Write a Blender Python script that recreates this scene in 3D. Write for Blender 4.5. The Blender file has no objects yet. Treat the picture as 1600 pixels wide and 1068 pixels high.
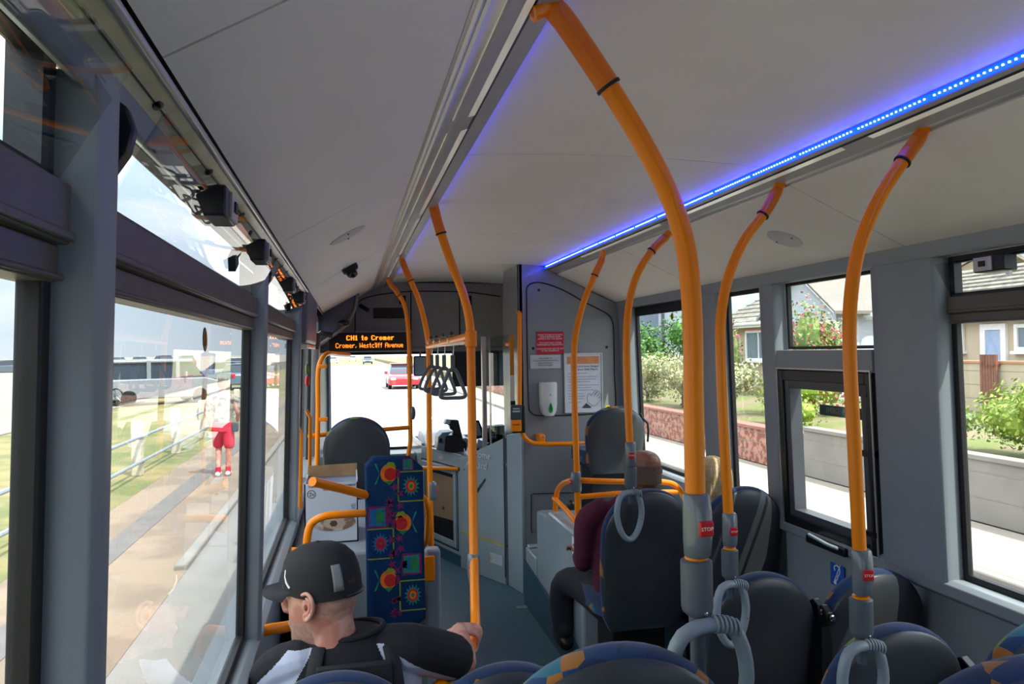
import bpy, bmesh, math, random
from math import sin, cos, pi, radians as R
from mathutils import Vector as V, Matrix
random.seed(7)
sc = bpy.context.scene
COL = sc.collection
# ------------------------------------------------------------------ camera
CAMH = 1.78
cam_d = bpy.data.cameras.new('camera'); cam = bpy.data.objects.new('camera', cam_d); COL.objects.link(cam)
cam_d.sensor_width = 36; cam_d.lens = 1170/1600*36; cam_d.clip_start = .03; cam_d.clip_end = 900
right = V((.97695331, -.21292561, -.01499721)); up = V((.01207237, -.01503004, .99981416)); fwd = V((.21311145, .9769528, .01211313))
m = Matrix((right, up, -fwd)).transposed().to_4x4(); m.translation = (0, 0, CAMH); cam.matrix_world = m
sc.camera = cam
# ------------------------------------------------------------------ world, sun, exposure
w = bpy.data.worlds.new('sky'); sc.world = w; w.use_nodes = True
nt = w.node_tree; bg = nt.nodes['Background']
tcw = nt.nodes.new('ShaderNodeTexCoord'); sepw = nt.nodes.new('ShaderNodeSeparateXYZ'); rpw = nt.nodes.new('ShaderNodeValToRGB')
nt.links.new(tcw.outputs['Generated'], sepw.inputs[0]); nt.links.new(sepw.outputs['Z'], rpw.inputs[0])
ew = rpw.color_ramp.elements; ew[0].position = 0; ew[0].color = (.50, .555, .61, 1); ew[1].position = .10; ew[1].color = (.42, .52, .64, 1)
for p_, c_ in ((.24, (.50, .62, .80, 1)), (.42, (1.9, 2.0, 2.1, 1)), (1.0, (1.9, 2.05, 2.3, 1))): ew.new(p_).color = c_
cln = nt.nodes.new('ShaderNodeTexNoise'); cln.inputs['Scale'].default_value = 2.2; cln.inputs['Detail'].default_value = 8; cln.inputs['Roughness'].default_value = .6
mpw = nt.nodes.new('ShaderNodeMapping'); mpw.inputs['Scale'].default_value = (1, 1, 4); nt.links.new(tcw.outputs['Generated'], mpw.inputs[0]); nt.links.new(mpw.outputs[0], cln.inputs[0])
clr = nt.nodes.new('ShaderNodeValToRGB'); clr.color_ramp.elements[0].position = .46; clr.color_ramp.elements[1].position = .72
mxw = nt.nodes.new('ShaderNodeMix'); mxw.data_type = 'RGBA'; mxw.inputs['B'].default_value = (.72, .74, .77, 1)
nt.links.new(cln.outputs['Fac'], clr.inputs[0]); nt.links.new(clr.outputs[0], mxw.inputs['Factor']); nt.links.new(rpw.outputs[0], mxw.inputs['A'])
nt.links.new(mxw.outputs['Result'], bg.inputs[0]); bg.inputs[1].default_value = .80
sd = bpy.data.lights.new('sun', 'SUN'); sun = bpy.data.objects.new('sun', sd); COL.objects.link(sun)
sd.energy = 3.1; sd.angle = R(.6); sd.color = (1, .95, .87)
sun.rotation_euler = V((-.32, .50, -1)).to_track_quat('-Z', 'Y').to_euler()
vs = sc.view_settings
vs.view_transform = 'Standard'; vs.look = 'None'; vs.gamma = 1; vs.use_curve_mapping = False; vs.exposure = 1.70
cy = sc.cycles; cy.max_bounces = 14; cy.diffuse_bounces = 6; cy.glossy_bounces = 5; cy.transparent_max_bounces = 24; cy.transmission_bounces = 8
cy.use_denoising = True; cy.sample_clamp_indirect = 6; cy.caustics_reflective = False; cy.caustics_refractive = False

# ------------------------------------------------------------------ materials
def lin(h):
    if not isinstance(h, str): return tuple(h)[:3]
    c = [int(h[i:i+2], 16)/255 for i in (0, 2, 4)]
    return tuple(x/12.92 if x <= .04045 else ((x+.055)/1.055)**2.4 for x in c)
MATS = {}
def mat(name, col, rough=.5, metal=0, var=.06, scale=12, bump=0, bscale=200, emit=0, spec=.5, coat=0, mixcol=None, mixw=(.45, .55)):
    if name in MATS: return MATS[name]
    c = lin(col); M = bpy.data.materials.new(name); M.use_nodes = True; n = M.node_tree; p = n.nodes['Principled BSDF']
    tc = n.nodes.new('ShaderNodeTexCoord'); nz = n.nodes.new('ShaderNodeTexNoise'); nz.inputs['Scale'].default_value = scale; nz.inputs['Detail'].default_value = 5
    n.links.new(tc.outputs['Object'], nz.inputs['Vector'])
    rp = n.nodes.new('ShaderNodeValToRGB')
    c2 = lin(mixcol) if mixcol else tuple(x*(1+var) for x in c)
    c1 = c if mixcol else tuple(x*(1-var) for x in c)
    rp.color_ramp.elements[0].position = mixw[0]-.1*(not mixcol); rp.color_ramp.elements[1].position = mixw[1]+.1*(not mixcol)
    rp.color_ramp.elements[0].color = (*c1, 1); rp.color_ramp.elements[1].color = (*c2, 1)
    n.links.new(nz.outputs['Fac'], rp.inputs[0]); n.links.new(rp.outputs[0], p.inputs['Base Color'])
    p.inputs['Roughness'].default_value = rough; p.inputs['Metallic'].default_value = metal
    p.inputs['Specular IOR Level'].default_value = spec; p.inputs['Coat Weight'].default_value = coat; p.inputs['Coat Roughness'].default_value = .08
    if bump:
        b = n.nodes.new('ShaderNodeBump'); b.inputs['Strength'].default_value = bump; b.inputs['Distance'].default_value = .004
        n2 = n.nodes.new('ShaderNodeTexNoise'); n2.inputs['Scale'].default_value = bscale; n2.inputs['Detail'].default_value = 3
        n.links.new(tc.outputs['Object'], n2.inputs['Vector']); n.links.new(n2.outputs['Fac'], b.inputs['Height']); n.links.new(b.outputs[0], p.inputs['Normal'])
    if emit:
        n.links.new(rp.outputs[0], p.inputs['Emission Color']); p.inputs['Emission Strength'].default_value = emit
    MATS[name] = M; return M
def glass(name, tint, refl=1.0):
    M = bpy.data.materials.new(name); M.use_nodes = True; n = M.node_tree
    for x in list(n.nodes):
        if x.type == 'BSDF_PRINCIPLED': n.nodes.remove(x)
    out = [x for x in n.nodes if x.type == 'OUTPUT_MATERIAL'][0]
    tr = n.nodes.new('ShaderNodeBsdfTransparent'); gl = n.nodes.new('ShaderNodeBsdfGlossy'); mx = n.nodes.new('ShaderNodeMixShader'); fr = n.nodes.new('ShaderNodeFresnel')
    tc = n.nodes.new('ShaderNodeTexCoord'); nz = n.nodes.new('ShaderNodeTexNoise'); nz.inputs['Scale'].default_value = 3
    rp = n.nodes.new('ShaderNodeValToRGB'); rp.color_ramp.elements[0].color = (*[x*.985 for x in tint], 1); rp.color_ramp.elements[1].color = (*tint, 1)
    n.links.new(tc.outputs['Object'], nz.inputs['Vector']); n.links.new(nz.outputs['Fac'], rp.inputs[0]); n.links.new(rp.outputs[0], tr.inputs[0])
    fr.inputs[0].default_value = 1.45; gl.inputs['Roughness'].default_value = .01; gl.inputs[0].default_value = (refl, refl, refl, 1)
    ge = n.nodes.new('ShaderNodeNewGeometry'); ma = n.nodes.new('ShaderNodeMath'); ma.operation = 'SUBTRACT'; ma.inputs[0].default_value = 1
    n.links.new(ge.outputs['Backfacing'], ma.inputs[1]); mu = n.nodes.new('ShaderNodeMath'); mu.operation = 'MULTIPLY'
    n.links.new(ma.outputs[0], mu.inputs[0]); n.links.new(fr.outputs[0], mu.inputs[1])
    n.links.new(mu.outputs[0], mx.inputs[0]); n.links.new(tr.outputs[0], mx.inputs[1]); n.links.new(gl.outputs[0], mx.inputs[2]); n.links.new(mx.outputs[0], out.inputs[0])
    MATS[name] = M; return M
def moquette(name, base, dark=1.0):
    """seat fabric: deep blue with irregular orange, lime, teal and pink woven patches"""
    M = bpy.data.materials.new(name); M.use_nodes = True; n = M.node_tree; p = n.nodes['Principled BSDF']
    tc = n.nodes.new('ShaderNodeTexCoord'); vo = n.nodes.new('ShaderNodeTexVoronoi'); vo.inputs['Scale'].default_value = 19; vo.inputs['Randomness'].default_value = 1
    n.links.new(tc.outputs['Object'], vo.inputs['Vector'])
    sp = n.nodes.new('ShaderNodeSeparateColor'); n.links.new(vo.outputs['Color'], sp.inputs[0])
    rp = n.nodes.new('ShaderNodeValToRGB'); rp.color_ramp.interpolation = 'CONSTANT'; e = rp.color_ramp.elements
    cols = [(0, base), (.30, '0b3560'), (.46, '9a6420'), (.53, '10355f'), (.66, '64802f'), (.70, '0b2b50'), (.84, '1f6478'), (.88, '5c2440'), (.905, '0d284c')]
    e[0].position = 0; e[0].color = (*lin(base), 1); e[1].position = cols[1][0]; e[1].color = (*lin(cols[1][1]), 1)
    for pos, c in cols[2:]: el = e.new(pos); el.color = (*lin(c), 1)
    n.links.new(sp.outputs[0], rp.inputs[0]); n.links.new(rp.outputs[0], p.inputs['Base Color'])
    p.inputs['Roughness'].default_value = .9; p.inputs['Sheen Weight'].default_value = .15
    nz = n.nodes.new('ShaderNodeTexNoise'); nz.inputs['Scale'].default_value = 500; b = n.nodes.new('ShaderNodeBump'); b.inputs['Strength'].default_value = .3; b.inputs['Distance'].default_value = .002
    n.links.new(tc.outputs['Object'], nz.inputs['Vector']); n.links.new(nz.outputs['Fac'], b.inputs['Height']); n.links.new(b.outputs[0], p.inputs['Normal'])
    MATS[name] = M; return M
ORANGE = mat('orange_powder_coat', 'ff8e04', .3, 0, .03, 8, .03, 60, coat=.05, spec=.35)
GREYP = mat('grey_moulded_panel', '8f989f', .38, 0, .03, 6, .03, 300)
PILL = mat('blue_grey_pillar', '8d9699', .42, 0, .03, 5, .03, 300)
GREYD = mat('dark_grey_trim', '4a4d52', .42, 0, .05)
BROWNG = mat('bronze_grey_sash', '5a554c', .4, 0, .08, 20)
CEIL = mat('ceiling_white', 'ece4da', .55, 0, .02, 4)
SATIN = mat('satin_aluminium', 'c9c8c2', .28, .55, .04, 9)
STRIPM = mat('light_cover_metal', 'dcd2b0', .3, .1, .1, 14)
BLACK = mat('black_rubber', '0c0c0d', .55, 0, .1)
BLACKP = mat('black_plastic', '141517', .35, 0, .1)
CHAR = mat('charcoal_shell', '363a3e', .38, 0, .06, 10, .05, 350)
FLOORM = mat('blue_safety_floor', '4a6b78', .5, 0, .1, 60, .05, 500, mixcol='567682')
SKIRT = mat('teal_floor_cove', '2b5466', .5, 0, .08, 40)
CABM = mat('cab_grey_gloss', 'a2b0b6', .2, 0, .03, 5, coat=.3)
REDB = mat('red_button', 'd5121c', .3)
WHITE = mat('white_print', 'f2f2ef', .5, 0, .02)
PANELG = mat('bulkhead_grey', '8a8e91', .25, 0, .03, 5, coat=.25)
GRAB = mat('pale_grey_grab', '8a979d', .4, 0, .04, 20)
CUFF = mat('mid_grey_cuff', '5a6268', .45, 0, .05, 20)
CHROME = mat('chrome', 'd0d0d0', .15, 1, .02)
MOQ = moquette('moquette_pattern', '0a274b')
SIDEGLASS = glass('tinted_side_glass', (.82, .84, .84))
CLEAR = glass('clear_windscreen', (.985, .995, .99))
LEDW = mat('led_dot', (.42, .5, 1.0), .5, 0, .01, emit=3.6)
LEDB = mat('blue_led_channel', (.0, .012, 1.0), .5, 0, .01, emit=4.6)
LEDL = mat('dim_blue_led', (.01, .02, 1.0), .5, 0, .01, emit=3.0)
SKIN = mat('skin', 'd09a86', .5, 0, .1, 18, .05, 250, mixcol='c07f6c')
SKIN2 = mat('skin_tanned', '9d6a50', .45, 0, .1, 18, .05, 250, mixcol='85543e')

# ------------------------------------------------------------------ mesh builder
class MB:
    def __init__(s): s.v = []; s.f = []; s.m = []
    def add(s, vs_, fs, m=0):
        o = len(s.v); s.v += [V(x) for x in vs_]; s.f += [tuple(i+o for i in f) for f in fs]; s.m += [m]*len(fs); return s
    def box(s, x0, x1, y0, y1, z0, z1, m=0):
        return s.add([(x0,y0,z0),(x1,y0,z0),(x1,y1,z0),(x0,y1,z0),(x0,y0,z1),(x1,y0,z1),(x1,y1,z1),(x0,y1,z1)],
            [(0,3,2,1),(4,5,6,7),(0,1,5,4),(1,2,6,5),(2,3,7,6),(3,0,4,7)], m)
    def obox(s, c, size, rot=None, m=0):
        t = MB().box(-size[0]/2, size[0]/2, -size[1]/2, size[1]/2, -size[2]/2, size[2]/2)
        rot = rot or Matrix.Identity(3); c = V(c)
        return s.add([c+rot @ v for v in t.v], t.f, m)
    def prism(s, poly, ax, a, b, m=0):
        """poly: 2-D points in the two other axes (cyclic order), extruded along axis ax from a to b"""
        def mk(p, t): return {'x': (t, p[0], p[1]), 'y': (p[0], t, p[1]), 'z': (p[0], p[1], t)}[ax]
        n = len(poly)
        vs_ = [mk(p, a) for p in poly]+[mk(p, b) for p in poly]
        area = sum(poly[i][0]*poly[(i+1) % n][1]-poly[(i+1) % n][0]*poly[i][1] for i in range(n))
        flip = (area > 0) == (b > a)
        if ax == 'y': flip = not flip
        f1 = tuple(range(n)); f2 = tuple(range(n, 2*n))
        fs = [f1[::-1] if flip else f1, f2 if flip else f2[::-1]]
        for i in range(n):
            j = (i+1) % n; q = (i, j, n+j, n+i); fs.append(q if flip else q[::-1])
        return s.add(vs_, fs, m)
    def slab(s, quad, d, m=0):
        """a four-cornered sheet given thickness by the vector d"""
        q = [V(x) for x in quad]; d = V(d); n = (q[1]-q[0]).cross(q[2]-q[0])
        vs_ = q+[x+d for x in q]; fs = [(0,1,2,3),(7,6,5,4),(0,4,5,1),(1,5,6,2),(2,6,7,3),(3,7,4,0)]
        if n.dot(d) > 0: fs = [f[::-1] for f in fs]
        return s.add(vs_, fs, m)
    def rings(s, rings, m=0, caps=True, closed=False):
        n = len(rings[0]); o = []; fs = []
        for r_ in rings: o += list(r_)
        k = len(rings)
        for i in range(k if closed else k-1):
            for j in range(n):
                a = i*n+j; b = i*n+(j+1) % n; i2 = (i+1) % k
                fs.append((a, b, i2*n+(j+1) % n, i2*n+j))
        if caps and not closed:
            fs.append(tuple(range(n))[::-1]); fs.append(tuple(range((k-1)*n, k*n)))
        return s.add(o, fs, m)
    def tube(s, pts, r, n=14, closed=False, m=0, sq=None, round_ends=False):
        pts = [V(p) for p in pts]; k = len(pts); rr = r if isinstance(r, (list, tuple)) else [r]*k
        if round_ends:
            a, b = pts[0], pts[-1]; da = (a-pts[1]).normalized(); db = (b-pts[-2]).normalized()
            pre = []; prr = []; po = []; por = []
            for t in (80, 55, 28): pre.append(a+da*rr[0]*sin(R(t))); prr.append(max(rr[0]*cos(R(t)), 1e-4))
            for t in (28, 55, 80): po.append(b+db*rr[-1]*sin(R(t))); por.append(max(rr[-1]*cos(R(t)), 1e-4))
            pts = pre+pts+po; rr = prr+list(rr)+por; k = len(pts)
        tan = []
        for i in range(k):
            if closed: t = pts[(i+1) % k]-pts[i-1]
            else: t = pts[min(i+1, k-1)]-pts[max(i-1, 0)]
            tan.append(t.normalized())
        ref = V((0, 0, 1)) if abs(tan[0].z) < .9 else V((0, 1, 0))
        u = tan[0].cross(ref).normalized(); rs = []
        for i in range(k):
            u = (u-tan[i]*u.dot(tan[i])).normalized(); v_ = tan[i].cross(u)
            a, b = (sq or (1, 1))
            rs.append([pts[i]+u*cos(2*pi*j/n)*rr[i]*a+v_*sin(2*pi*j/n)*rr[i]*b for j in range(n)])
        return s.rings(rs, m, not closed, closed)
    def lathe(s, prof, c=(0, 0, 0), n=24, axis='z', m=0, sx=1, sy=1):
        rs = []
        for r_, z in prof:
            ring = []
            for j in range(n):
                a = 2*pi*j/n; p = (r_*cos(a)*sx, r_*sin(a)*sy, z)
                if axis == 'y': p = (p[0], -p[2], p[1]) if False else (p[0], p[2], -p[1])
                if axis == 'x': p = (p[2], p[0], p[1])
                ring.append(V(c)+V(p))
            rs.append(ring)
        return s.rings(rs, m)
    def sphere(s, c, r, n=16, k=10, m=0):
        r = r if isinstance(r, (tuple, list)) else (r, r, r); c = V(c)
        rs = []
        for i in range(1, k):
            t = pi*i/k-pi/2
            rs.append([c+V((cos(t)*cos(2*pi*j/n)*r[0], cos(t)*sin(2*pi*j/n)*r[1], sin(t)*r[2])) for j in range(n)])
        return s.rings(rs, m)
    def merge(s, o, m=None):
        k = len(s.v); s.v += [v.copy() for v in o.v]; s.f += [tuple(i+k for i in f) for f in o.f]; s.m += (o.m if m is None else [m]*len(o.m)); return s
    def xf(s, M): s.v = [M @ v for v in s.v]; return s
    def shear(s, side):
        k = .03*(1 if side == 'l' else -1)
        for v in s.v: v.x += k*(v.z-1.0)
        return s
    def mesh(s, name, mats, smooth=40):
        me = bpy.data.meshes.new(name); me.from_pydata([tuple(v) for v in s.v], [], s.f)
        for M in (mats if isinstance(mats, (list, tuple)) else [mats]): me.materials.append(M)
        me.polygons.foreach_set('material_index', s.m); me.validate()
        if smooth: me.shade_smooth(); me.set_sharp_from_angle(angle=R(smooth))
        me.update(); return me
def wl(o):
    p = V((0, 0, 0))
    while o is not None: p = p+o.location; o = o.parent
    return p
def tag(o, label=None, cat=None, group=None, kind=None):
    if label: o['label'] = label
    if cat: o['category'] = cat
    if group: o['group'] = group
    if kind: o['kind'] = kind
    return o
def thing(name, loc, label=None, cat=None, group=None, kind=None):
    o = bpy.data.objects.new(name, None); COL.objects.link(o); o.location = loc; o.empty_display_size = .05
    return tag(o, label, cat, group, kind)
def put(name, mb, mats, parent=None, local=False, bevel=0, seg=2, smooth=40, label=None):
    me = mb.mesh(name, mats, smooth) if isinstance(mb, MB) else mb
    o = bpy.data.objects.new(name, me); COL.objects.link(o)
    if parent is not None:
        o.parent = parent
        if not local: me.transform(Matrix.Translation(-wl(parent)))
    elif not local:
        c = [v.co for v in me.vertices]; lo = V((min(p.x for p in c), min(p.y for p in c), min(p.z for p in c))); hi = V((max(p.x for p in c), max(p.y for p in c), max(p.z for p in c)))
        b = V(((lo.x+hi.x)/2, (lo.y+hi.y)/2, lo.z)); me.transform(Matrix.Translation(-b)); o.location = b
    if bevel:
        md = o.modifiers.new('bevel', 'BEVEL'); md.width = bevel; md.segments = seg; md.limit_method = 'ANGLE'; md.angle_limit = R(35)
    if label: o['label'] = label
    return o
def struct(name, mb, mats, parent=None, **k):
    o = put(name, mb, mats, parent, **k)
    if parent is None: o['kind'] = 'structure'
    return o
def cp(o, parent=None, loc=None):
    c = o.copy(); COL.objects.link(c); c.parent = parent
    if loc is not None: c.location = loc
    for ch in list(o.children): cp(ch, c)
    return c
def cr(pts, k=6, closed=False):
    """Catmull-Rom smoothing of a path"""
    P = [V(p) for p in pts]; n = len(P); out = []
    for i in range(n if closed else n-1):
        p1, p2 = P[i], P[(i+1) % n]
        p0 = P[i-1] if (closed or i > 0) else p1*2-p2
        p3 = P[(i+2) % n] if (closed or i+2 < n) else p2*2-p1
        for j in range(k):
            t = j/k; out.append(.5*((2*p1)+(p2-p0)*t+(2*p0-5*p1+4*p2-p3)*t*t+(3*p1-p0-3*p2+p3)*t**3))
    if not closed: out.append(P[-1])
    return out
def remeshed(name, mb, mats, voxel=.006, smooth=4, paint=None):
    """one continuous surface out of overlapping closed shapes; paint(face centre) -> material slot"""
    me = mb.mesh('tmp', mats[0]); o = bpy.data.objects.new('tmp', me); COL.objects.link(o)
    md = o.modifiers.new('r', 'REMESH'); md.mode = 'VOXEL'; md.voxel_size = voxel; md.use_smooth_shade = True
    s = o.modifiers.new('s', 'SMOOTH'); s.factor = .5; s.iterations = smooth
    dg = bpy.context.evaluated_depsgraph_get(); dg.update()
    me2 = bpy.data.meshes.new_from_object(o.evaluated_get(dg)); bpy.data.objects.remove(o); bpy.data.meshes.remove(me)
    me2.name = name; me2.materials.clear()
    for M in mats: me2.materials.append(M)
    for p in me2.polygons: p.use_smooth = True; p.material_index = paint(p.center) if paint else 0
    return me2
def text(txt, size, loc, rot, M, parent, name='lettering', ext=.0006, align='CENTER', shear=0, sx=1.0, label=None, spacing=1.0):
    cu = bpy.data.curves.new('t', 'FONT'); cu.body = txt; cu.size = size; cu.extrude = ext; cu.align_x = align; cu.align_y = 'CENTER'; cu.shear = shear; cu.resolution_u = 2; cu.space_line = spacing
    o = bpy.data.objects.new('t', cu); COL.objects.link(o)
    dg = bpy.context.evaluated_depsgraph_get(); me = bpy.data.meshes.new_from_object(o.evaluated_get(dg)); bpy.data.objects.remove(o)
    me.materials.clear(); me.materials.append(M); me.name = name
    me.transform(Matrix.Translation(V(loc)) @ rot.to_4x4() @ Matrix.Diagonal((sx, 1, 1, 1)))
    return put(name, me, M, parent, label=label)
FACE_BACK = Matrix.Rotation(R(90), 3, 'X')                        # reads from behind the bus axis (seen looking +Y)
def P(px, py, X=None, Y=None, Z=None):
    """where the sight line of a point of the photograph meets the plane X=, Y= or Z="""
    d = right*((px-800)/1170)+up*(-(py-534)/1170)+fwd
    if X is not None: t = X/d.x
    elif Y is not None: t = Y/d.y
    else: t = (Z-CAMH)/d.z
    return V((0, 0, CAMH))+d*t
# ================================================================== BUS SHELL
YB, YF = -2.2, 7.7
# floor
struct('floor', MB().box(-.36, 2.14, YB, YF, -.12, 0), FLOORM)
struct('floor_step', MB().box(-.30, .66, YB, 1.62, 0.0, .26).box(.66, 2.08, YB, 1.40, .0, .2), FLOORM, bevel=.01)
# ceiling
mb = MB(); sl = []
ys = [YB, -.65, .90, 2.36, 4.03, 5.40, 6.85]
for a, b in zip(ys[:-1], ys[1:]):
    a2, b2 = a+.003, b-.003
    n = 10; arc = [(.36+(1.425-.36)*i/n, 2.408+.018*(1-((i/n-.5)*2)**2)) for i in range(n+1)]
    mb.prism([*arc, (1.425, 2.455), (.36, 2.455)], 'y', a2, b2)
    if b < 6.8 or True:
        mb.slab([(-.200, a2, 2.115), (-.200, b2, 2.115), (.205, b2, 2.345), (.205, a2, 2.345)], (-.012, 0, .022))
    if b < 5.5:
        mb.slab([(2.035, a2, 2.118), (2.035, b2, 2.118), (1.525, b2, 2.348), (1.525, a2, 2.348)], (.012, 0, .022))
struct('ceiling', mb, CEIL, smooth=30)
mb = MB().box(.30, 1.50, YB, 6.9, 2.47, 2.52).slab([(-.30, YB, 2.15), (-.30, 6.9, 2.15), (.30, 6.9, 2.47), (.30, YB, 2.47)], (-.02, 0, .04)).slab([(2.12, YB, 2.15), (2.12, 6.9, 2.15), (1.50, 6.9, 2.47), (1.50, YB, 2.47)], (.02, 0, .04))
mb.box(.2, 1.6, 6.9, YF+.1, 2.44, 2.52).slab([(-.36, 6.9, 2.15), (-.36, YF+.1, 2.15), (.2, YF+.1, 2.44), (.2, 6.9, 2.44)], (-.02, 0, .04)).slab([(2.14, 6.9, 2.15), (2.14, YF+.1, 2.15), (1.6, YF+.1, 2.44), (1.6, 6.9, 2.44)], (.02, 0, .04))
struct('ceiling_shell', mb, GREYD)
# coves: the aluminium light troughs either side of the centre ceiling
def cove(side):
    f = (lambda x: x) if side == 'l' else (lambda x: 1.77-x)
    y1 = 6.85 if side == 'l' else 5.36
    t = thing('trim_1' if side == 'l' else 'trim_2', (f(.3), 0, 2.35), kind='structure')
    a = MB(); a.prism([(f(x), z) for x, z in ([(.345, 2.406), (.36, 2.41), (.36, 2.46), (.30, 2.46), (.262, 2.362), (.268, 2.358), (.318, 2.378), (.345, 2.385)] if side == 'r' else [(.348, 2.40), (.345, 2.41), (.36, 2.41), (.36, 2.46), (.30, 2.46), (.262, 2.362), (.268, 2.358), (.318, 2.378), (.345, 2.384), (.366, 2.389), (.366, 2.393), (.348, 2.392)])], 'y', YB, y1)
    put('cove_lip', a, mat('cove_grey', 'a3a09a', .4, 0, .03), t)
    a = MB(); a.prism([(f(x), z) for x, z in [(.262, 2.362), (.268, 2.37), (.262, 2.40), (.20, 2.39), (.197, 2.352), (.203, 2.342), (.212, 2.347), (.218, 2.344), (.226, 2.350), (.232, 2.347), (.24, 2.353)]], 'y', YB, y1)
    put('extrusion', a, SATIN, t, smooth=20)
    a = MB()
    y = YB+.1
    while y+1.3 < y1:
        a.prism([(f(x), z) for x, z in [(.262, 2.360), (.318, 2.376), (.316, 2.383), (.260, 2.368)]], 'y', y, y+1.24); y += 1.36
    put('light_cover', a, mat('pearl_light_cover', 'efe9d8', .12, 0, .02, coat=.5, emit=.06), t)
    a = MB().prism([(f(x), z) for x, z in [(.318, 2.3765), (.326, 2.380), (.326, 2.386), (.318, 2.384)]], 'y', YB, y1)
    put('dark_gap', a, BLACK, t)
    return t
cove('l'); cove('r')
def led_strip(side):
    x = .352 if side == 'l' else 1.418; s = 1 if side == 'l' else -1
    y1 = 6.0 if side == 'l' else 5.34
    t = thing('led_strip', (x, 0, 2.39), 'blue glowing dotted light strip along the %s ceiling trough' % ('left (kerb side)' if side == 'l' else 'right'), 'light strip')
    a = MB().box(min(x, x-s*.004), max(x, x-s*.004), -1.5, y1, 2.386 if side == 'r' else 2.394, 2.404)
    put('channel', a, LEDL if side == 'l' else LEDB, t)
    a = MB(); y = -1.5
    k = 0
    while y < y1-.05:
        if k % 17: a.box(min(x+s*.0005, x+s*.003), max(x+s*.0005, x+s*.003), y, y+.0042, 2.3925, 2.3965)
        y += .0165; k += 1
    put('led_row', a, LEDL if side == 'l' else LEDW, t, smooth=0)['kind'] = 'stuff'
led_strip('l'); led_strip('r')
# side walls --------------------------------------------------------
def wall(side, openings, y0, y1):
    s = -1 if side == 'l' else 1
    xi = -.262 if side == 'l' else 2.032          # inner face at z=1
    xg = -.315 if side == 'l' else 2.108          # glass plane
    xo = -.40 if side == 'l' else 2.19
    xp = xg+s*.008
    mb = MB()
    lo = MB().box(min(xg+.0*s, xo), max(xg, xo), y0, y1, -.12, .95)
    lo.prism([(xg, .86), (xg, .955), (xi+s*.02, .955), (xi-s*.0, .94), (xi, .90)], 'y', y0, y1)
    lo.shear(side); mb.merge(lo)
    top = MB(); top.prism(([(-.335, 2.09), (-.335, 2.2), (-.33, 2.2), (-.28, 2.088), (-.274, 2.082), (-.272, 2.046), (-.276, 2.040), (-.288, 2.046), (-.29, 2.085), (xg, 2.085)] if side == 'l' else [(2.125, 2.09), (2.125, 2.2), (xi-.02, 2.2), (xi-.012, 2.12), (xi-.002, 2.085), (xg, 2.085)]), 'y', y0, y1); top.shear(side); mb.merge(top)
    edges = [y0]+[e for o in openings for e in o]+[y1]
    for a, b in zip(edges[0::2], edges[1::2]):
        if b-a < .01: continue
        pl = MB(); c = min(.03, (b-a)*.4)
        pl.prism([(xp, a), (xg, a), (xi+s*.022, a+.002), (xi+s*.006, a+.010), (xi, a+.026), (xi, b-c*.8), (xi+s*.012, b-c*.2), (xi+s*.03, b), (xp, b)], 'z', .93, 2.10 if side == 'r' else 2.06)
        pl.shear(side); mb.merge(pl)
    return mb
LW = [(-2.05, -.66), (-.58, .795), (.872, 2.30), (2.372, 3.885), (4.0, 6.25)]
struct('wall_left', wall('l', LW, YB, 6.6), PILL, bevel=.004)
RW = [(-2.05, -.7), (-.62, .62), (.72, 2.243), (2.585, 3.262), (3.402, 3.835), (4.06, 5.19)]
wr = wall('r', RW, YB, YF)
bar = MB().box(2.036, 2.116, 2.585, 3.262, 1.675, 1.765).shear('r'); wr.merge(bar)
bar = MB().box(2.045, 2.16, 2.585, 3.262, .55, .935).shear('r'); wr.merge(bar)
struct('wall_right', wr, PILL, bevel=.004)
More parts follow.
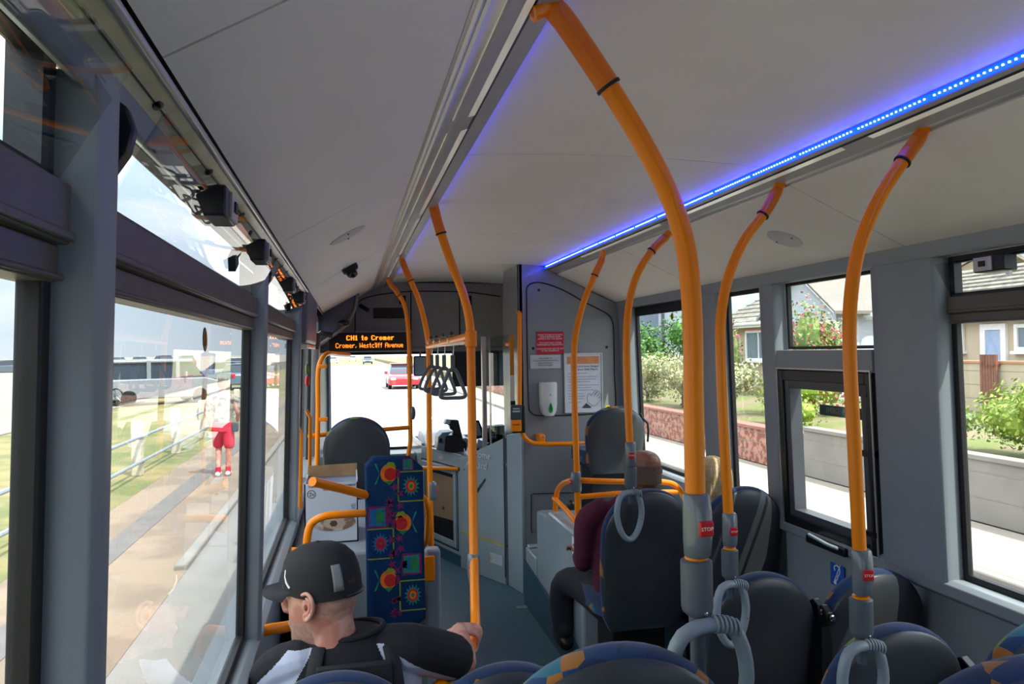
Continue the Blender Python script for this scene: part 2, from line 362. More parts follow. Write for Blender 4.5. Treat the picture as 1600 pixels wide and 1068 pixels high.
# windows
def rect_frame(x0, x1, ya, yb, za, zb, t, tb=None):
    tb = tb or t; m_ = MB()
    m_.box(x0, x1, ya, ya+t, za, zb).box(x0, x1, yb-t, yb, za, zb).box(x0, x1, ya+t, yb-t, za, za+tb).box(x0, x1, ya+t, yb-t, zb-tb, zb)
    return m_
winn = [0]
def hopper(side, ya, yb, t):
    """tilted-in top vent: pane, two dark cheeks, two catches, a stay"""
    s = -1 if side == 'l' else 1
    xb = -.300 if side == 'l' else 2.095; tilt = .062
    za, zb = 1.946, 2.072
    a = MB().slab([(xb, ya+.05, za), (xb, yb-.012, za), (xb-s*tilt, yb-.012, zb-.015), (xb-s*tilt, ya+.05, zb-.015)], (-s*.005, 0, .0025)).shear(side)
    put('vent_pane', a, SIDEGLASS, t)
    for y in (ya+.03,):
        a = MB().prism([(xb+s*.01, za), (xb-s*.010, za-.002), (xb-s*.016, za+.02), (xb-s*.038, za+.055), (xb-s*.044, zb-.045), (xb-s*.036, zb-.02), (xb-s*.015, zb-.005), (xb+s*.01, zb-.003)], 'y', y-.022, y-.004).shear(side)
        put('vent_cheek', a, BLACKP, t, bevel=.003)
    L = yb-ya
    for k in ((.34, .76) if side == 'l' else (.34, .84)):
        y = ya+L*k
        a = MB().box(min(xb-s*.02, xb-s*(tilt+.012)), max(xb-s*.02, xb-s*(tilt+.012)), y-.055, y+.06, zb-.062, zb-.010).shear(side)
        c = put('catch', a, BLACKP, t, bevel=.004)
        xx = xb-s*(tilt+.012)
        a = MB().box(min(xx, xx-s*.004), max(xx, xx-s*.004), y-.015, y+.056, zb-.058, zb-.014).shear(side)
        put('catch_plate', a, SATIN, c)
        a = MB().box(min(xx-s*.003, xx-s*.007), max(xx-s*.003, xx-s*.007), y+.010, y+.034, zb-.044, zb-.026).shear(side)
        put('catch_slot', a, BLACK, c)
    y = ya+L*.62
    a = MB().tube([(xb-s*.055, y+.03, zb-.01), (xb-s*.03, y-.01, za+.05)], .004).shear(side)
    a2 = MB().obox((xb-s*.025, y-.022, za+.042), (.016, .05, .035), Matrix.Rotation(R(25), 3, 'X')).shear(side); a.merge(a2)
    put('stay_arm', a, BLACKP, t, bevel=.002)
def window(side, ya, yb, za=.955, zb=2.085, hop=True, frame=.022, pane=True, ztop=None):
    winn[0] += 1; s = -1 if side == 'l' else 1
    xg = -.315 if side == 'l' else 2.108
    t = thing('window_%d' % winn[0], (xg, (ya+yb)/2, za), kind='structure')
    a = rect_frame(min(xg-.012*s*-1, xg+.012*s*-1), max(xg-.012*s*-1, xg+.012*s*-1), ya, yb, za, zb, frame).shear(side)
    put('window_frame', a, BLACK, t, bevel=.003)
    if hop:
        a = MB().box(xg-.028, xg+.028, ya+.002, yb-.002, 1.888, 1.946).box(xg-.018, xg+.018, ya+.002, yb-.002, 1.852, 1.888).box(min(xg-s*.028, xg-s*.033), max(xg-s*.028, xg-s*.033), ya+.002, yb-.002, 1.890, 1.900).box(min(xg-s*.018, xg-s*.024), max(xg-s*.018, xg-s*.024), ya+.002, yb-.002, 1.853, 1.860).shear(side)
        put('window_sash', a, BROWNG, t, bevel=.004)
        put('pane', MB().box(xg-.003, xg+.003, ya+.01, yb-.01, za+.01, 1.87).shear(side), SIDEGLASS, t)
        hopper(side, ya, yb, t)
        a = rect_frame(xg-.02, xg+.012, ya+.015, yb-.015, 1.944, 2.085, .018, .014).shear(side)
        put('vent_frame', a, BLACKP, t)
    else:
        put('pane', MB().box(xg-.003, xg+.003, ya+.01, yb-.01, za+.01, zb-.01).shear(side), SIDEGLASS, t)
    return t
for (a, b) in LW[:4]: window('l', a, b)
window('r', *RW[0]); window('r', *RW[1]); window('r', *RW[2])
window('r', *RW[4], hop=False); wf = window('r', *RW[5], hop=False)
put('top_band', MB().box(2.09, 2.10, 4.07, 5.18, 2.02, 2.075).shear('r'), BLACK, wf)
window('r', 2.60, 3.25, 1.768, 2.085, hop=False, frame=.014)
# emergency window
t = thing('window_%d' % (winn[0]+1), (2.1, 2.92, .94), kind='structure')
put('window_frame', rect_frame(2.035, 2.105, 2.60, 3.25, .935, 1.672, .035, .05).shear('r'), BLACKP, t, bevel=.004)
put('window_sash', rect_frame(2.045, 2.11, 2.628, 3.222, .955, 1.655, .045, .06).shear('r').merge(MB().box(2.05, 2.1, 2.66, 3.2, 1.585, 1.62).shear('r')), GREYD, t, bevel=.003)
put('seal_line', rect_frame(2.0305, 2.036, 2.592, 3.258, .93, 1.682, .006).shear('r'), SATIN, t)
put('pane', MB().box(2.105, 2.111, 2.66, 3.19, 1.0, 1.62).shear('r'), SIDEGLASS, t)
h = put('release_handle', MB().tube([(2.02, 3.02, .925), (2.0, 3.0, .94), (1.995, 2.86, .93), (2.02, 2.82, .92)], .008), GRAB, t)
put('handle_base', MB().box(2.015, 2.04, 2.78, 3.05, .895, .93), BLACKP, t, bevel=.004)
g = put('gas_strut', MB().tube([(2.03, 2.645, 1.59), (2.035, 2.618, 1.0)], .007).tube([(2.03, 2.645, 1.59), (2.03, 2.634, 1.35)], .011), BLACKP, t)
put('strut_mount', MB().box(2.015, 2.05, 2.62, 2.67, 1.575, 1.625), BLACKP, t, bevel=.003)
put('strut_clamp', MB().box(2.02, 2.05, 2.60, 2.69, 1.335, 1.36).box(2.02, 2.05, 2.595, 2.66, 1.02, 1.04), BLACKP, t)
# left light-strip cover (metal raceway over the windows)
t = thing('trim_3', (-.23, 0, 2.11), kind='structure')
put('raceway', MB().slab([(-.245, YB, 2.083), (-.245, 4.0, 2.083), (-.211, 4.0, 2.103), (-.211, YB, 2.103)], (-.01, 0, .012)), STRIPM, t)
put('raceway_groove', MB().slab([(-.2295, YB, 2.0905), (-.2295, 4.0, 2.0905), (-.2275, 4.0, 2.0915), (-.2275, YB, 2.0915)], (-.004, 0, .004)), BLACK, t)
put('bright_rail', MB().tube([(-.2065, YB, 2.105), (-.2065, 6.4, 2.105)], .006, 10), SATIN, t)
put('rail_shadow_gap', MB().slab([(-.250, YB, 2.078), (-.250, 4.0, 2.078), (-.244, 4.0, 2.083), (-.244, YB, 2.083)], (-.006, 0, .004)), BLACK, t)
for y in (.30, .62, 1.0, 1.35, 1.75, 2.15, 2.55, 2.75, 2.95, 3.15, 3.35, 3.6, 3.8):
    c = V((-.2285, y, 2.0925))
    put('clip', MB().lathe([(.007, 0), (.007, .002), (.004, .004), (.001, .005)], (0, 0, 0), 10, sy=1.7).xf(Matrix.Translation(c) @ Matrix.Rotation(R(180-34), 4, 'Y')), BLACKP, t)
# right roof-edge trim
struct('trim_4', MB().slab([(2.005, YB, 2.085), (2.005, 5.36, 2.085), (2.035, 5.36, 2.116), (2.035, YB, 2.116)], (.02, 0, .0)), GREYD)
# white seam strip high on the left slope
struct('wall_back', MB().box(-.36, 2.14, YB-.06, YB, -.12, 2.5), GREYP)
# ================================================================== FRONT OF THE BUS
# cab bulkhead
mb = MB().prism([(1.225, 0), (2.10, 0), (2.10, 1.0), (2.05, 2.10), (1.52, 2.345), (1.43, 2.40), (1.38, 2.425), (1.225, 2.425)], 'y', 5.37, 5.41)
mb.prism([(5.37, 0), (5.62, 0), (5.95, .9), (5.98, 1.9), (5.95, 2.2), (5.90, 2.425), (5.37, 2.425)], 'x', 1.225, 1.26)
struct('wall_cab', mb, PANELG, bevel=.008, seg=3)
t = thing('trim_5', (1.6, 5.365, 1.3), kind='structure')
def pp(l, y=5.366): return [P(a, b, Y=y) for a, b in l]
seam = pp([(823, 470), (823, 452), (828, 444), (840, 441), (860, 445), (886, 456), (912, 471), (938, 484), (951, 492), (957, 502), (959, 520), (960, 580), (961, 640), (940, 645), (900, 648), (850, 649), (836, 648), (829, 643), (826, 632), (824, 560)])
put('panel_seam', MB().tube(cr(seam, 4, True), .0045, 6, True), BLACK, t)
seam = pp([(830, 772), (830, 830), (832, 833)]); seam2 = pp([(832, 771), (905, 769), (960, 767)])
put('panel_seam', MB().tube(seam, .003, 5).tube(seam2, .003, 5), BLACK, t)
mb = MB()
for a, b in ((842, 453), (833, 544), (948, 542)):
    c = P(a, b, Y=5.368); mb.lathe([(.011, 0), (.011, .004), (.004, .006)], c, 12, 'y')
mb2 = MB()
put('fixing', mb, BLACK, t)
for a, b in ((841, 775), (945, 773), (833, 828)):
    c = P(a, b, Y=5.368); put('screw', MB().lathe([(.005, 0), (.005, .002), (.001, .003)], c, 8, 'y'), CHROME, t)
# signs on the bulkhead
def card(name, l, t_, b_, r_, M, label, cat, y=5.366, d=.004, bev=.0):
    a, b = P(l, t_, Y=y), P(r_, b_, Y=y)
    q = thing(name, ((a.x+b.x)/2, y, b.z), label, cat)
    put('board', MB().box(a.x, b.x, y-d, y, b.z, a.z), M, q, bevel=bev)
    return q, a, b
RED = mat('red_notice', 'c8173a', .35)
q, a, b = card('notice_board', 838, 518, 552.5, 881, RED, 'red safety notice with white lettering on the cab bulkhead', 'notice', bev=.003)
text('WHEN THE BUS IS MOVING\nPLEASE REFRAIN FROM\nDISTRACTING THE DRIVER.\n\nYOU MUST NOT STAND\nFORWARD OF THIS NOTICE.\n\nLUGGAGE MUST NOT BE LEFT\nIN THE GANGWAY.', .0155, ((a.x+b.x)/2, 5.3612, (a.z+b.z)/2), FACE_BACK, WHITE, q, spacing=.95)
q, a, b = card('notice_board', 828, 554.5, 575, 876, mat('white_notice', 'c9ccd0', .4), 'white four-line notice card below the red notice', 'notice', bev=.003)
text('WELCOME TO\nCustomers are invited to the\nsafety and comfort\nof our passengers', .0155, ((a.x+b.x)/2, 5.3612, (a.z+b.z)/2), FACE_BACK, mat('grey_green_ink', '62707c', .6), q, spacing=1.05)
a, b = P(880.5, 551.5, Y=5.366), P(942, 643, Y=5.366)
q = thing('poster_frame', ((a.x+b.x)/2, 5.366, b.z), 'white framed poster with orange header and drawn hand on the bulkhead', 'poster')
mb = MB()
fr_ = .010
mb.box(a.x, b.x, 5.352, 5.366, b.z, b.z+fr_).box(a.x, b.x, 5.352, 5.366, a.z-fr_, a.z).box(a.x, a.x+fr_, 5.352, 5.366, b.z+fr_, a.z-fr_).box(b.x-fr_, b.x, 5.352, 5.366, b.z+fr_, a.z-fr_)
put('frame', mb, mat('white_frame', 'd4d7d9', .35), q, bevel=.002)
mb = MB().box(a.x+fr_, b.x-fr_, 5.361, 5.365, b.z+fr_, a.z-fr_)
pg = put('poster_sheet', mb, mat('poster_paper', 'd6d9e2', .45), q)
put('header_band', MB().box(a.x+.024, b.x-.024, 5.3602, 5.361, a.z-.082, a.z-.026), mat('poster_orange', 'e0975a', .5, mixcol='d98b62'), pg)
INK = mat('dark_blue_ink', '3b4870', .6); GINK = mat('grey_ink', '8b8f9c', .6)
text('Routes and fares changed', .0225, ((a.x+b.x)/2+.01, 5.3604, a.z-.100), FACE_BACK, INK, pg, sx=.95)
text('from 20th March', .0225, ((a.x+b.x)/2+.035, 5.3604, a.z-.124), FACE_BACK, INK, pg)
mb = MB(); zz = a.z-.15
for i, L in enumerate((.15, .23, .22, .17, .24, .18, .2, .12, .13, .12, .1)):
    mb.box(a.x+.03, a.x+.03+L, 5.3603, 5.361, zz-.004, zz); zz -= .0185 if i % 3 else .026
put('small_print', mb, GINK, pg)
hk = [(655,850),(650,800),(660,770),(680,762),(690,788),(735,728),(750,725),(752,738),(722,785),(768,735),(782,742),(780,755),(745,800),(788,762),(797,775),(790,788),(762,815),(792,800),(798,812),(785,832),(765,860),(735,888),(700,890)]
hz = pp([(820+x/6.67, 500+y/6.67) for x, y in hk], 5.3598)
cf = pp([(820+x/6.67, 500+y/6.67) for x, y in ((640, 864), (655, 850), (703, 888), (692, 905))], 5.3598); sv = pp([(820+x/6.67, 500+y/6.67) for x, y in ((592, 915), (638, 866), (690, 906), (688, 915))], 5.3598)
put('hand_drawing', MB().tube(hz, .0014, 5).tube(cf, .0014, 5, True).prism([(v.x, v.z) for v in sv], 'y', 5.3592, 5.3604), mat('charcoal_ink', '3d3f44', .6), pg)
# soap dispenser
a, b = P(845, 597, Y=5.30), P(872, 649, Y=5.30); cx_ = (a.x+b.x)/2; hw = (b.x-a.x)/2
q = thing('soap_dispenser', (cx_, 5.34, b.z), 'white wall dispenser with green teardrop window', 'dispenser')
mb = MB(); prof = [(b.z, .55), (b.z+.03, .85), (b.z+.08, .97), (a.z-.02, 1), (a.z, .93)]; rs = []
for z, k in prof:
    rs.append([(cx_+hw*k*x, y, z) for x, y in ((-1, 5.366), (-1, 5.31), (-.8, 5.285), (-.3, 5.275), (.3, 5.275), (.8, 5.285), (1, 5.31), (1, 5.366))])
mb.rings([[V(p) for p in r_] for r_ in rs][::-1]); put('dispenser_body', mb, mat('white_abs', 'dadedc', .25), q, bevel=.004, smooth=60)
mb = MB(); c = V((cx_+.002, 5.2735, b.z+.055)); dr = []
for i in range(20):
    t_ = 2*pi*i/20; dr.append((c.x+.021*sin(t_)*(sin(t_/2)), c.z+.038*cos(t_)+.006))
mb.prism(dr, 'y', 5.2715, 5.276); put('green_window', mb, mat('leaf_green', '22a048', .2), q)
put('dark_refill_mark', MB().prism([(c.x+(x-c.x)*.4, c.z+(z-c.z)*.75+.006) for x, z in dr], 'y', 5.2708, 5.2716), mat('bottle_green', '146b35', .2), q)
put('emblem', MB().lathe([(.008, 0), (.008, .0015), (.001, .0016)], (cx_, 5.2745, b.z+.155), 12, 'y'), mat('pale_green', '8fc5a0', .4), q)
# ticket reader on its orange rail
rail = [P(812, 490, Y=5.25), P(812, 500, Y=5.25), P(812, 560, Y=5.25), P(812, 640, Y=5.25), P(813, 662, Y=5.25), P(818, 680, Y=5.25), P(829, 690, Y=5.25), P(845, 693, Y=5.25), P(880, 693, Y=5.25), P(930, 692, Y=5.25)]
rail = [V((1.222, 5.36, rail[0].z+.015))]+cr(rail, 4)+[V((rail[-1].x+.03, 5.36, rail[-1].z))]
q = thing('grab_rail', (1.2, 5.25, 1.1), 'orange L-shaped grab rail on the cab bulkhead holding the ticket reader', 'rail')
put('rail_tube', MB().tube(rail, .0165, 14), ORANGE, q)
bx = P(845, 688, Y=5.30)
put('rail_bracket', MB().box(bx.x-.022, bx.x+.022, 5.25, 5.37, bx.z-.01, bx.z+.05), ORANGE, q, bevel=.008)
for k_ in (-.01, .012): put('bolt', MB().sphere((bx.x+k_, 5.248, bx.z+.035), .005, 8, 6), CHROME, q)
a, b = P(796, 634, Y=5.22), P(820, 675, Y=5.22)
q = thing('ticket_reader', ((a.x+b.x)/2, 5.22, b.z), 'small black and orange ticket reader clamped to the bulkhead rail', 'ticket reader')
put('reader_body', MB().box(a.x+.015, b.x, 5.20, 5.27, b.z-.002, a.z+.004), BLACKP, q, bevel=.006)
put('reader_face', MB().box(a.x, b.x-.028, 5.185, 5.20, (a.z+b.z)/2, a.z), mat('slate_plastic', '3b4b55', .3), q, bevel=.005)
put('orange_face', MB().box(a.x+.003, b.x-.031, 5.182, 5.20, b.z+.012, (a.z+b.z)/2-.002), ORANGE, q, bevel=.004)
put('ticket_slot', MB().box(a.x+.015, b.x-.045, 5.178, 5.184, b.z+.055, b.z+.066), mat('deep_orange', 'c84e10', .3), q, bevel=.002)
put('display_text', MB().box(a.x+.018, b.x-.045, 5.1835, 5.186, a.z-.022, a.z-.014).box(a.x+.014, b.x-.041, 5.1835, 5.186, a.z-.042, a.z-.032), mat('pale_print', 'b9c4c8', .5), q)
# perspex edge with orange label, behind the rail
q = thing('assault_screen', (1.15, 5.6, 1.2), 'clear perspex screen edge with orange strip beside the cab post', 'screen')
put('screen_sheet', MB().slab([(1.165, 5.44, 1.15), (1.165, 5.44, 1.90), (1.06, 5.95, 1.90), (1.06, 5.95, 1.13)], (.006, .001, 0)), glass('perspex', (.9, .92, .92)), q)
a, b = P(795, 524, Y=5.46), P(802, 640, Y=5.46)
put('orange_strip', MB().box(a.x, b.x+.006, 5.435, 5.44, 1.60, a.z), mat('amber_strip', 'e09020', .4), q)
put('white_strip', MB().box(a.x, b.x+.006, 5.435, 5.44, 1.41, 1.60), WHITE, q)
put('clamp', MB().box(a.x, b.x+.01, 5.43, 5.45, 1.37, 1.41), BLACKP, q)
put('screen_post', MB().box(1.04, 1.075, 5.90, 5.95, .85, 1.9).box(1.09, 1.10, 5.84, 5.88, .95, 1.9), SATIN, q, bevel=.004)
# cab: door panel, front counter, dash
q = thing('trim_6', (1.1, 5.9, 0), kind='structure')
A_, B_, C_, D_ = V((1.225, 5.36, 0)), V((1.165, 5.60, 0)), V((.90, 6.15, 0)), V((.64, 6.88, 0))
def panel(a, b, z0, za, zb, d=(.03, .012, 0)):
    return MB().slab([(a.x, a.y, z0), (b.x, b.y, z0), (b.x, b.y, zb), (a.x, a.y, za)], d)
put('cab_corner', panel(A_, B_, 0, 1.185, 1.14), CABM, q, bevel=.006)
dn = (B_-C_).normalized(); nn = V((-.9, -.42, 0))
put('cab_door', panel(B_+V((-.012, .01, 0)), C_+V((-.012, 0, 0)), .30, 1.12, .90), CABM, q, bevel=.004)
put('cab_sill', panel(B_+V((-.02, .0, 0)), C_+V((-.02, 0, 0)), .0, .295, .295), CABM, q, bevel=.006)
put('hinge_line', MB().tube([B_+V((-.02, .0, .06)), B_+V((-.02, 0, 1.14))], .006, 6), GREYD, q)
put('yellow_step_line', panel(B_+V((-.0225, 0, 0)), C_+V((-.0225, 0, 0)), .297, .303, .303, (.01, .004, 0)), mat('hazard_yellow', 'c8b23a', .5), q)
a = C_+V((-.02, 0, 0)); b = B_+V((-.02, 0, 0))
h1, h2 = a.lerp(b, .66), a.lerp(b, .99)
put('sill_hatch', MB().slab([(h1.x-.004, h1.y, .08), (h2.x-.004, h2.y, .08), (h2.x-.004, h2.y, .265), (h1.x-.004, h1.y, .265)], (.006, .003, 0)), CABM, q, bevel=.002)
h1, h2 = a.lerp(b, .70), a.lerp(b, .96)
put('warning_label', MB().slab([(h1.x-.008, h1.y, .14), (h2.x-.008, h2.y, .14), (h2.x-.008, h2.y, .215), (h1.x-.008, h1.y, .215)], (.003, .001, 0)), mat('label_grey', 'ccd3d6', .4), q)
h3 = a.lerp(b, .74)
put('warning_sign', MB().slab([(h1.x-.0095, h1.y, .155), (h3.x-.0095, h3.y, .155), (h3.lerp(h1, .45).x-.0095, h3.lerp(h1, .45).y, .20), (h3.lerp(h1, .55).x-.0095, h3.lerp(h1, .55).y, .20)], (.002, .001, 0)), mat('sign_yellow', 'e0c020', .4), q)
rot = Matrix.Rotation(math.atan2(B_.y-C_.y, B_.x-C_.x), 3, 'Z') @ FACE_BACK
for s_, z_, k_ in (('Welcome', .960, .39), ('Aboard', .875, .38)):
    c = C_.lerp(B_, k_)+V((-.0175, -.004, z_))
    text(s_, .082, c, rot, mat('script_white', 'dfe8ea', .4), q, shear=.25, sx=1.15)
c1, c2 = C_.lerp(B_, .22), C_.lerp(B_, .58)
put('swoosh', MB().tube([c1+V((-.016, 0, .60)), c1.lerp(c2, .5)+V((-.016, 0, .67)), c2+V((-.016, 0, .775))], [.004, .011, .006], 8, sq=(1, 1)), mat('slate_print', '56666f', .5), q)
# counter front with framed hatch
put('counter_front', panel(C_, D_, 0, .93, .93, (.03, .015, 0)), CABM, q, bevel=.006)
put('counter_side', panel(D_, V((.60, 7.5, 0)), 0, .95, .95, (.03, 0, 0)), CABM, q, bevel=.006)
top = MB().prism([(.90, 6.15), (1.165, 5.60), (1.235, 5.44), (2.05, 5.44), (2.05, 7.5), (.60, 7.5), (.64, 6.88)], 'z', .90, .925)
put('counter_top', top, mat('counter_pale', '9fb0bd', .3, 0, .03), q, bevel=.008)
put('counter_hump', MB().rings([[V((.66+.26*k, 6.75, .92)), V((.66+.02*k, 6.95, 1.0+.03*k)), V((.66, 7.4, 1.02)), V((1.05, 7.4, 1.02)), V((1.05, 6.75, .92+.08*(1-k)))] for k in (0, 1)][:1]+[[V((.68, 6.8, .90)), V((.66, 6.95, .90)), V((.64, 7.4, .90)), V((1.06, 7.4, .90)), V((1.06, 6.7, .90))]]), mat('counter_pale', '9fb0bd'), q, bevel=.02)
def onCD(u, z, o=0): p = C_.lerp(D_, u); return V((p.x-o*.94, p.y-o*.33, z))
def fr(u0, u1, z0, z1, t_, o, d=.008, su=.0):
    m_ = MB(); tu = t_/.77
    for a0, a1, b0, b1 in ((u0, u1, z0, z0+t_), (u0, u1, z1-t_, z1), (u0, u0+tu, z0+t_, z1-t_), (u1-tu, u1, z0+t_, z1-t_)):
        m_.slab([onCD(a0, b0, o), onCD(a1, b0, o), onCD(a1, b1, o), onCD(a0, b1, o)], (d, d*.4, 0))
    return m_
put('hatch_frame', fr(.12, .98, .14, .80, .05, .012), mat('hatch_grey', 'a3b1b8', .25), q, bevel=.003)
put('hatch_seam', fr(.09, 1.0, .12, .82, .008, .004), BLACK, q)
put('hatch_window', MB().slab([onCD(.17, .19, .006), onCD(.93, .19, .006), onCD(.93, .75, .006), onCD(.17, .75, .006)], (.004, .002, 0)), mat('dark_glass', '1c1712', .05, .0, .05, spec=1), q)
c = onCD(.42, .44, .008)
put('hatch_lock', MB().sphere(c, (.012, .012, .016), 10, 8), mat('brass_grey', '6a5f4a', .4, .5), q)
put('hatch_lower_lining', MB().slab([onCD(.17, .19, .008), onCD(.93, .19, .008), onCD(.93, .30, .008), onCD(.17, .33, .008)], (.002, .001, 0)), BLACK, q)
put('hatch_upper_lining', MB().slab([onCD(.2, .36, .007), onCD(.9, .33, .007), onCD(.9, .72, .007), onCD(.2, .72, .007)], (.001, .0, 0)), mat('tan_lining', 'a08468', .25, 0, .05, 3), q)  # plain tan sheet over the upper part of the hatch glass
text('NO', .05, onCD(.47, .865, .010), Matrix.Rotation(math.atan2(C_.y-D_.y, C_.x-D_.x), 3, 'Z') @ FACE_BACK, mat('white_red_print', 'f0d8dc', .4), q)
c = onCD(.80, .845, .004)
put('yellow_warning', MB().slab([onCD(.83, .83, .004), onCD(.77, .83, .004), onCD(.795, .87, .004), onCD(.805, .87, .004)], (.002, .001, 0)), mat('sign_yellow', 'e0c020'), q)
for a_, b_ in ((743, 719), (725, 733)): put('screw', MB().sphere(P(a_, b_, Y=6.07), .006, 8, 6), BLACK, q)
put('floor_cove', panel(C_+V((-.012, 0, 0)), D_+V((-.012, 0, 0)), 0, .09, .09, (.02, .01, 0)), SKIRT, q)
# floor plate
a = P(826, 947, Z=.003)
struct('trim_7', MB().box(a.x-.09, a.x+.06, a.y-.03, a.y+.03, .0, .004), mat('drain_grey', '8a9aa3', .5), bevel=.001)
# orange rail round the counter
q = thing('counter_rail', (.8, 6.3, .98), 'short orange rail along the front of the cab counter', 'rail')
a = P(640, 730, Y=6.7); b = P(712, 732, Y=6.2)
put('rail_tube', MB().tube(cr([a+V((0, .15, 0)), a, (a+b)/2, b, b+V((.03, 0.02, -.0)), b+V((.08, .06, 0))], 4), .016, 12), ORANGE, q)
# driver's equipment
SLATE = mat('slate_machine', '22282d', .3)
q = thing('ticket_machine', (.82, 6.4, .925), 'black ticket machine with raised scanner arm on the cab counter', 'ticket machine')
a = P(682, 704, Y=6.35); b = P(736, 655, Y=6.35)
def tm(l): return [((P(x, y, Y=6.35)).x, (P(x, y, Y=6.35)).z) for x, y in l]
put('machine_base', MB().prism(tm([(681, 701), (705, 706), (728, 703), (728, 690), (712, 678), (684, 680)]), 'y', 6.30, 6.48), SLATE, q, bevel=.006)
put('machine_body', MB().prism(tm([(682, 700), (693, 703), (695, 681), (705, 673), (690, 674), (683, 681)]), 'y', 6.28, 6.50), mat('machine_grey', '6d7d8a', .3), q, bevel=.006)
put('scanner_arm', MB().prism(tm([(697, 695), (728, 700), (723, 686), (716, 656), (698, 655), (695, 661), (702, 664), (703, 670), (708, 672), (706, 680)]), 'y', 6.33, 6.42), SLATE, q, bevel=.006)
put('scanner_head', MB().prism(tm([(694, 662), (702, 662), (704, 656), (697, 655)]), 'y', 6.325, 6.43), mat('pale_blue_plastic', '9fb6c4', .3), q)
put('slot', MB().prism(tm([(684, 689), (689, 690), (689, 683), (685, 683)]), 'y', 6.272, 6.282), BLACK, q)
q = thing('tablet_display', (.98, 6.3, .93), 'dark framed display screen angled on the cab counter', 'screen')
def tq(l, y): return [((P(x, y_, Y=y)).x, (P(x, y_, Y=y)).z) for x, y_ in l]
put('display_body', MB().prism(tq([(740, 686), (757, 683), (756, 676), (748, 656), (740, 656)], 6.3), 'y', 6.28, 6.30), SLATE, q, bevel=.004)
put('display_glass', MB().prism(tq([(741, 681), (753, 680), (747, 660), (741, 659)], 6.28), 'y', 6.274, 6.28), mat('screen_sheen', '7d93a8', .08), q)
put('display_stand', MB().prism(tq([(742, 706), (764, 708), (757, 690), (748, 686)], 6.3), 'y', 6.29, 6.33), mat('pale_blue_plastic', '9fb6c4'), q)
q = thing('instrument_cluster', (1.2, 6.5, .93), 'black dashboard instrument cluster behind the cab door', 'dashboard')
put('cluster_body', MB().prism(tq([(757, 690), (779, 694), (790, 700), (790, 664), (764, 666), (759, 672)], 6.5), 'y', 6.48, 6.62), BLACKP, q, bevel=.006)
put('cluster_face', MB().prism(tq([(763, 685), (776, 686), (776, 668), (765, 670)], 6.48), 'y', 6.474, 6.482), mat('grey_gauge', '5e676d', .3), q)
mb = MB()
for i in range(3):
    for j in range(3):
        c = P(766+4*i, 673+4.5*j, Y=6.472); mb.box(c.x-.006, c.x+.006, 6.468, 6.474, c.z-.007, c.z+.007)
put('gauge_buttons', mb, mat('pale_print', 'b9c4c8'), q)
q = thing('steering_wheel', (1.15, 6.2, .95), 'black steering wheel rim just above the cab counter', 'steering wheel')
ring = [V((1.24+.23*cos(a_), 6.32+.20*sin(a_), .99+.07*sin(a_))) for a_ in [2*pi*i/36 for i in range(36)]]
put('wheel_rim', MB().tube(ring, .016, 10, True), BLACK, q)
put('wheel_hub', MB().lathe([(.05, -.02), (.055, 0), (.03, .02), (.001, .022)], (1.24, 6.32, .98), 16).tube([(1.02, 6.32, .985), (1.46, 6.32, .985)], .012, 8), BLACKP, q)
put('wheel_column', MB().tube([(1.24, 6.32, .97), (1.24, 6.45, .91)], .03, 10), BLACKP, q)
# windscreen
winn[0] += 2
q = thing('window_%d' % winn[0], (.85, 7.6, .85), kind='structure')
put('window_frame', MB().prism([(-.4, 0), (2.19, 0), (2.19, .83), (-.4, .83)], 'y', 7.56, 7.66).box(-.4, -.19, 7.56, 7.66, .83, 2.45).box(1.95, 2.19, 7.56, 7.66, .83, 2.45).box(-.19, 1.95, 7.56, 7.66, 1.78, 2.45), GREYD, q, bevel=.01)
put('pane', MB().box(-.19, 1.95, 7.60, 7.607, .83, 1.78), CLEAR, q)
put('window_seal', MB().box(-.192, -.176, 7.545, 7.56, .82, 1.79).box(-.18, 1.95, 7.545, 7.56, 1.765, 1.79).box(-.18, 1.95, 7.545, 7.56, .82, .845), BLACK, q)
struct('trim_8', MB().slab([(-.345, 6.3, .02), (-.345, 6.3, 1.95), (-.20, 7.5, 1.95), (-.20, 7.5, .02)], (-.04, 0, 0)).box(-.215, -.185, 7.42, 7.56, .0, 1.8), mat('pale_blue_frame', '7f97a3', .35), bevel=.004)
struct('trim_9', MB().box(-.36, .62, 7.2, 7.56, 0, .82).box(.60, 2.05, 7.46, 7.56, 0, .95), GREYP, bevel=.02)
# header
HD = mat('header_grey', 'a3a19c', .4, 0, .04)
q = thing('wall_front', (.8, 6.9, 1.8), kind='structure')
hp = [(-.33, 1.81), (1.96, 1.81), (2.0, 2.13), (1.5, 2.42), (.24, 2.42), (-.28, 2.12)]
put('header_panel', MB().prism(hp, 'y', 6.90, 6.93).box(-.33, 1.96, 6.90, 7.56, 1.795, 1.82), HD, q, bevel=.004)
put('header_lip', MB().box(-.26, 1.5, 6.87, 6.90, 1.79, 1.825), mat('lip_grey', '8b8d8e', .3), q, bevel=.006)
put('pale_ledge', MB().box(.06, .56, 6.86, 6.90, 1.955, 1.985), mat('lip_pale', 'b0b0ab', .35), q, bevel=.004)
sl_ = [P(a, b, Y=6.893) for a, b in ((555, 545), (555, 500), (556, 480), (562, 470), (575, 464), (600, 459), (642, 455), (700, 455), (740, 457), (782, 463))]
mb = MB().tube(cr(sl_, 4), .005, 6)
for x in (642, 718): mb.tube([P(x, 457, Y=6.893), P(x, 541, Y=6.893)], .005, 6)
put('panel_seam', mb, BLACK, q)
a, b = P(583, 481, Y=6.88), P(635, 497, Y=6.88)
put('code_display', MB().box(a.x, b.x, 6.868, 6.90, b.z, a.z), mat('display_black', '15120f', .15), q, bevel=.003)
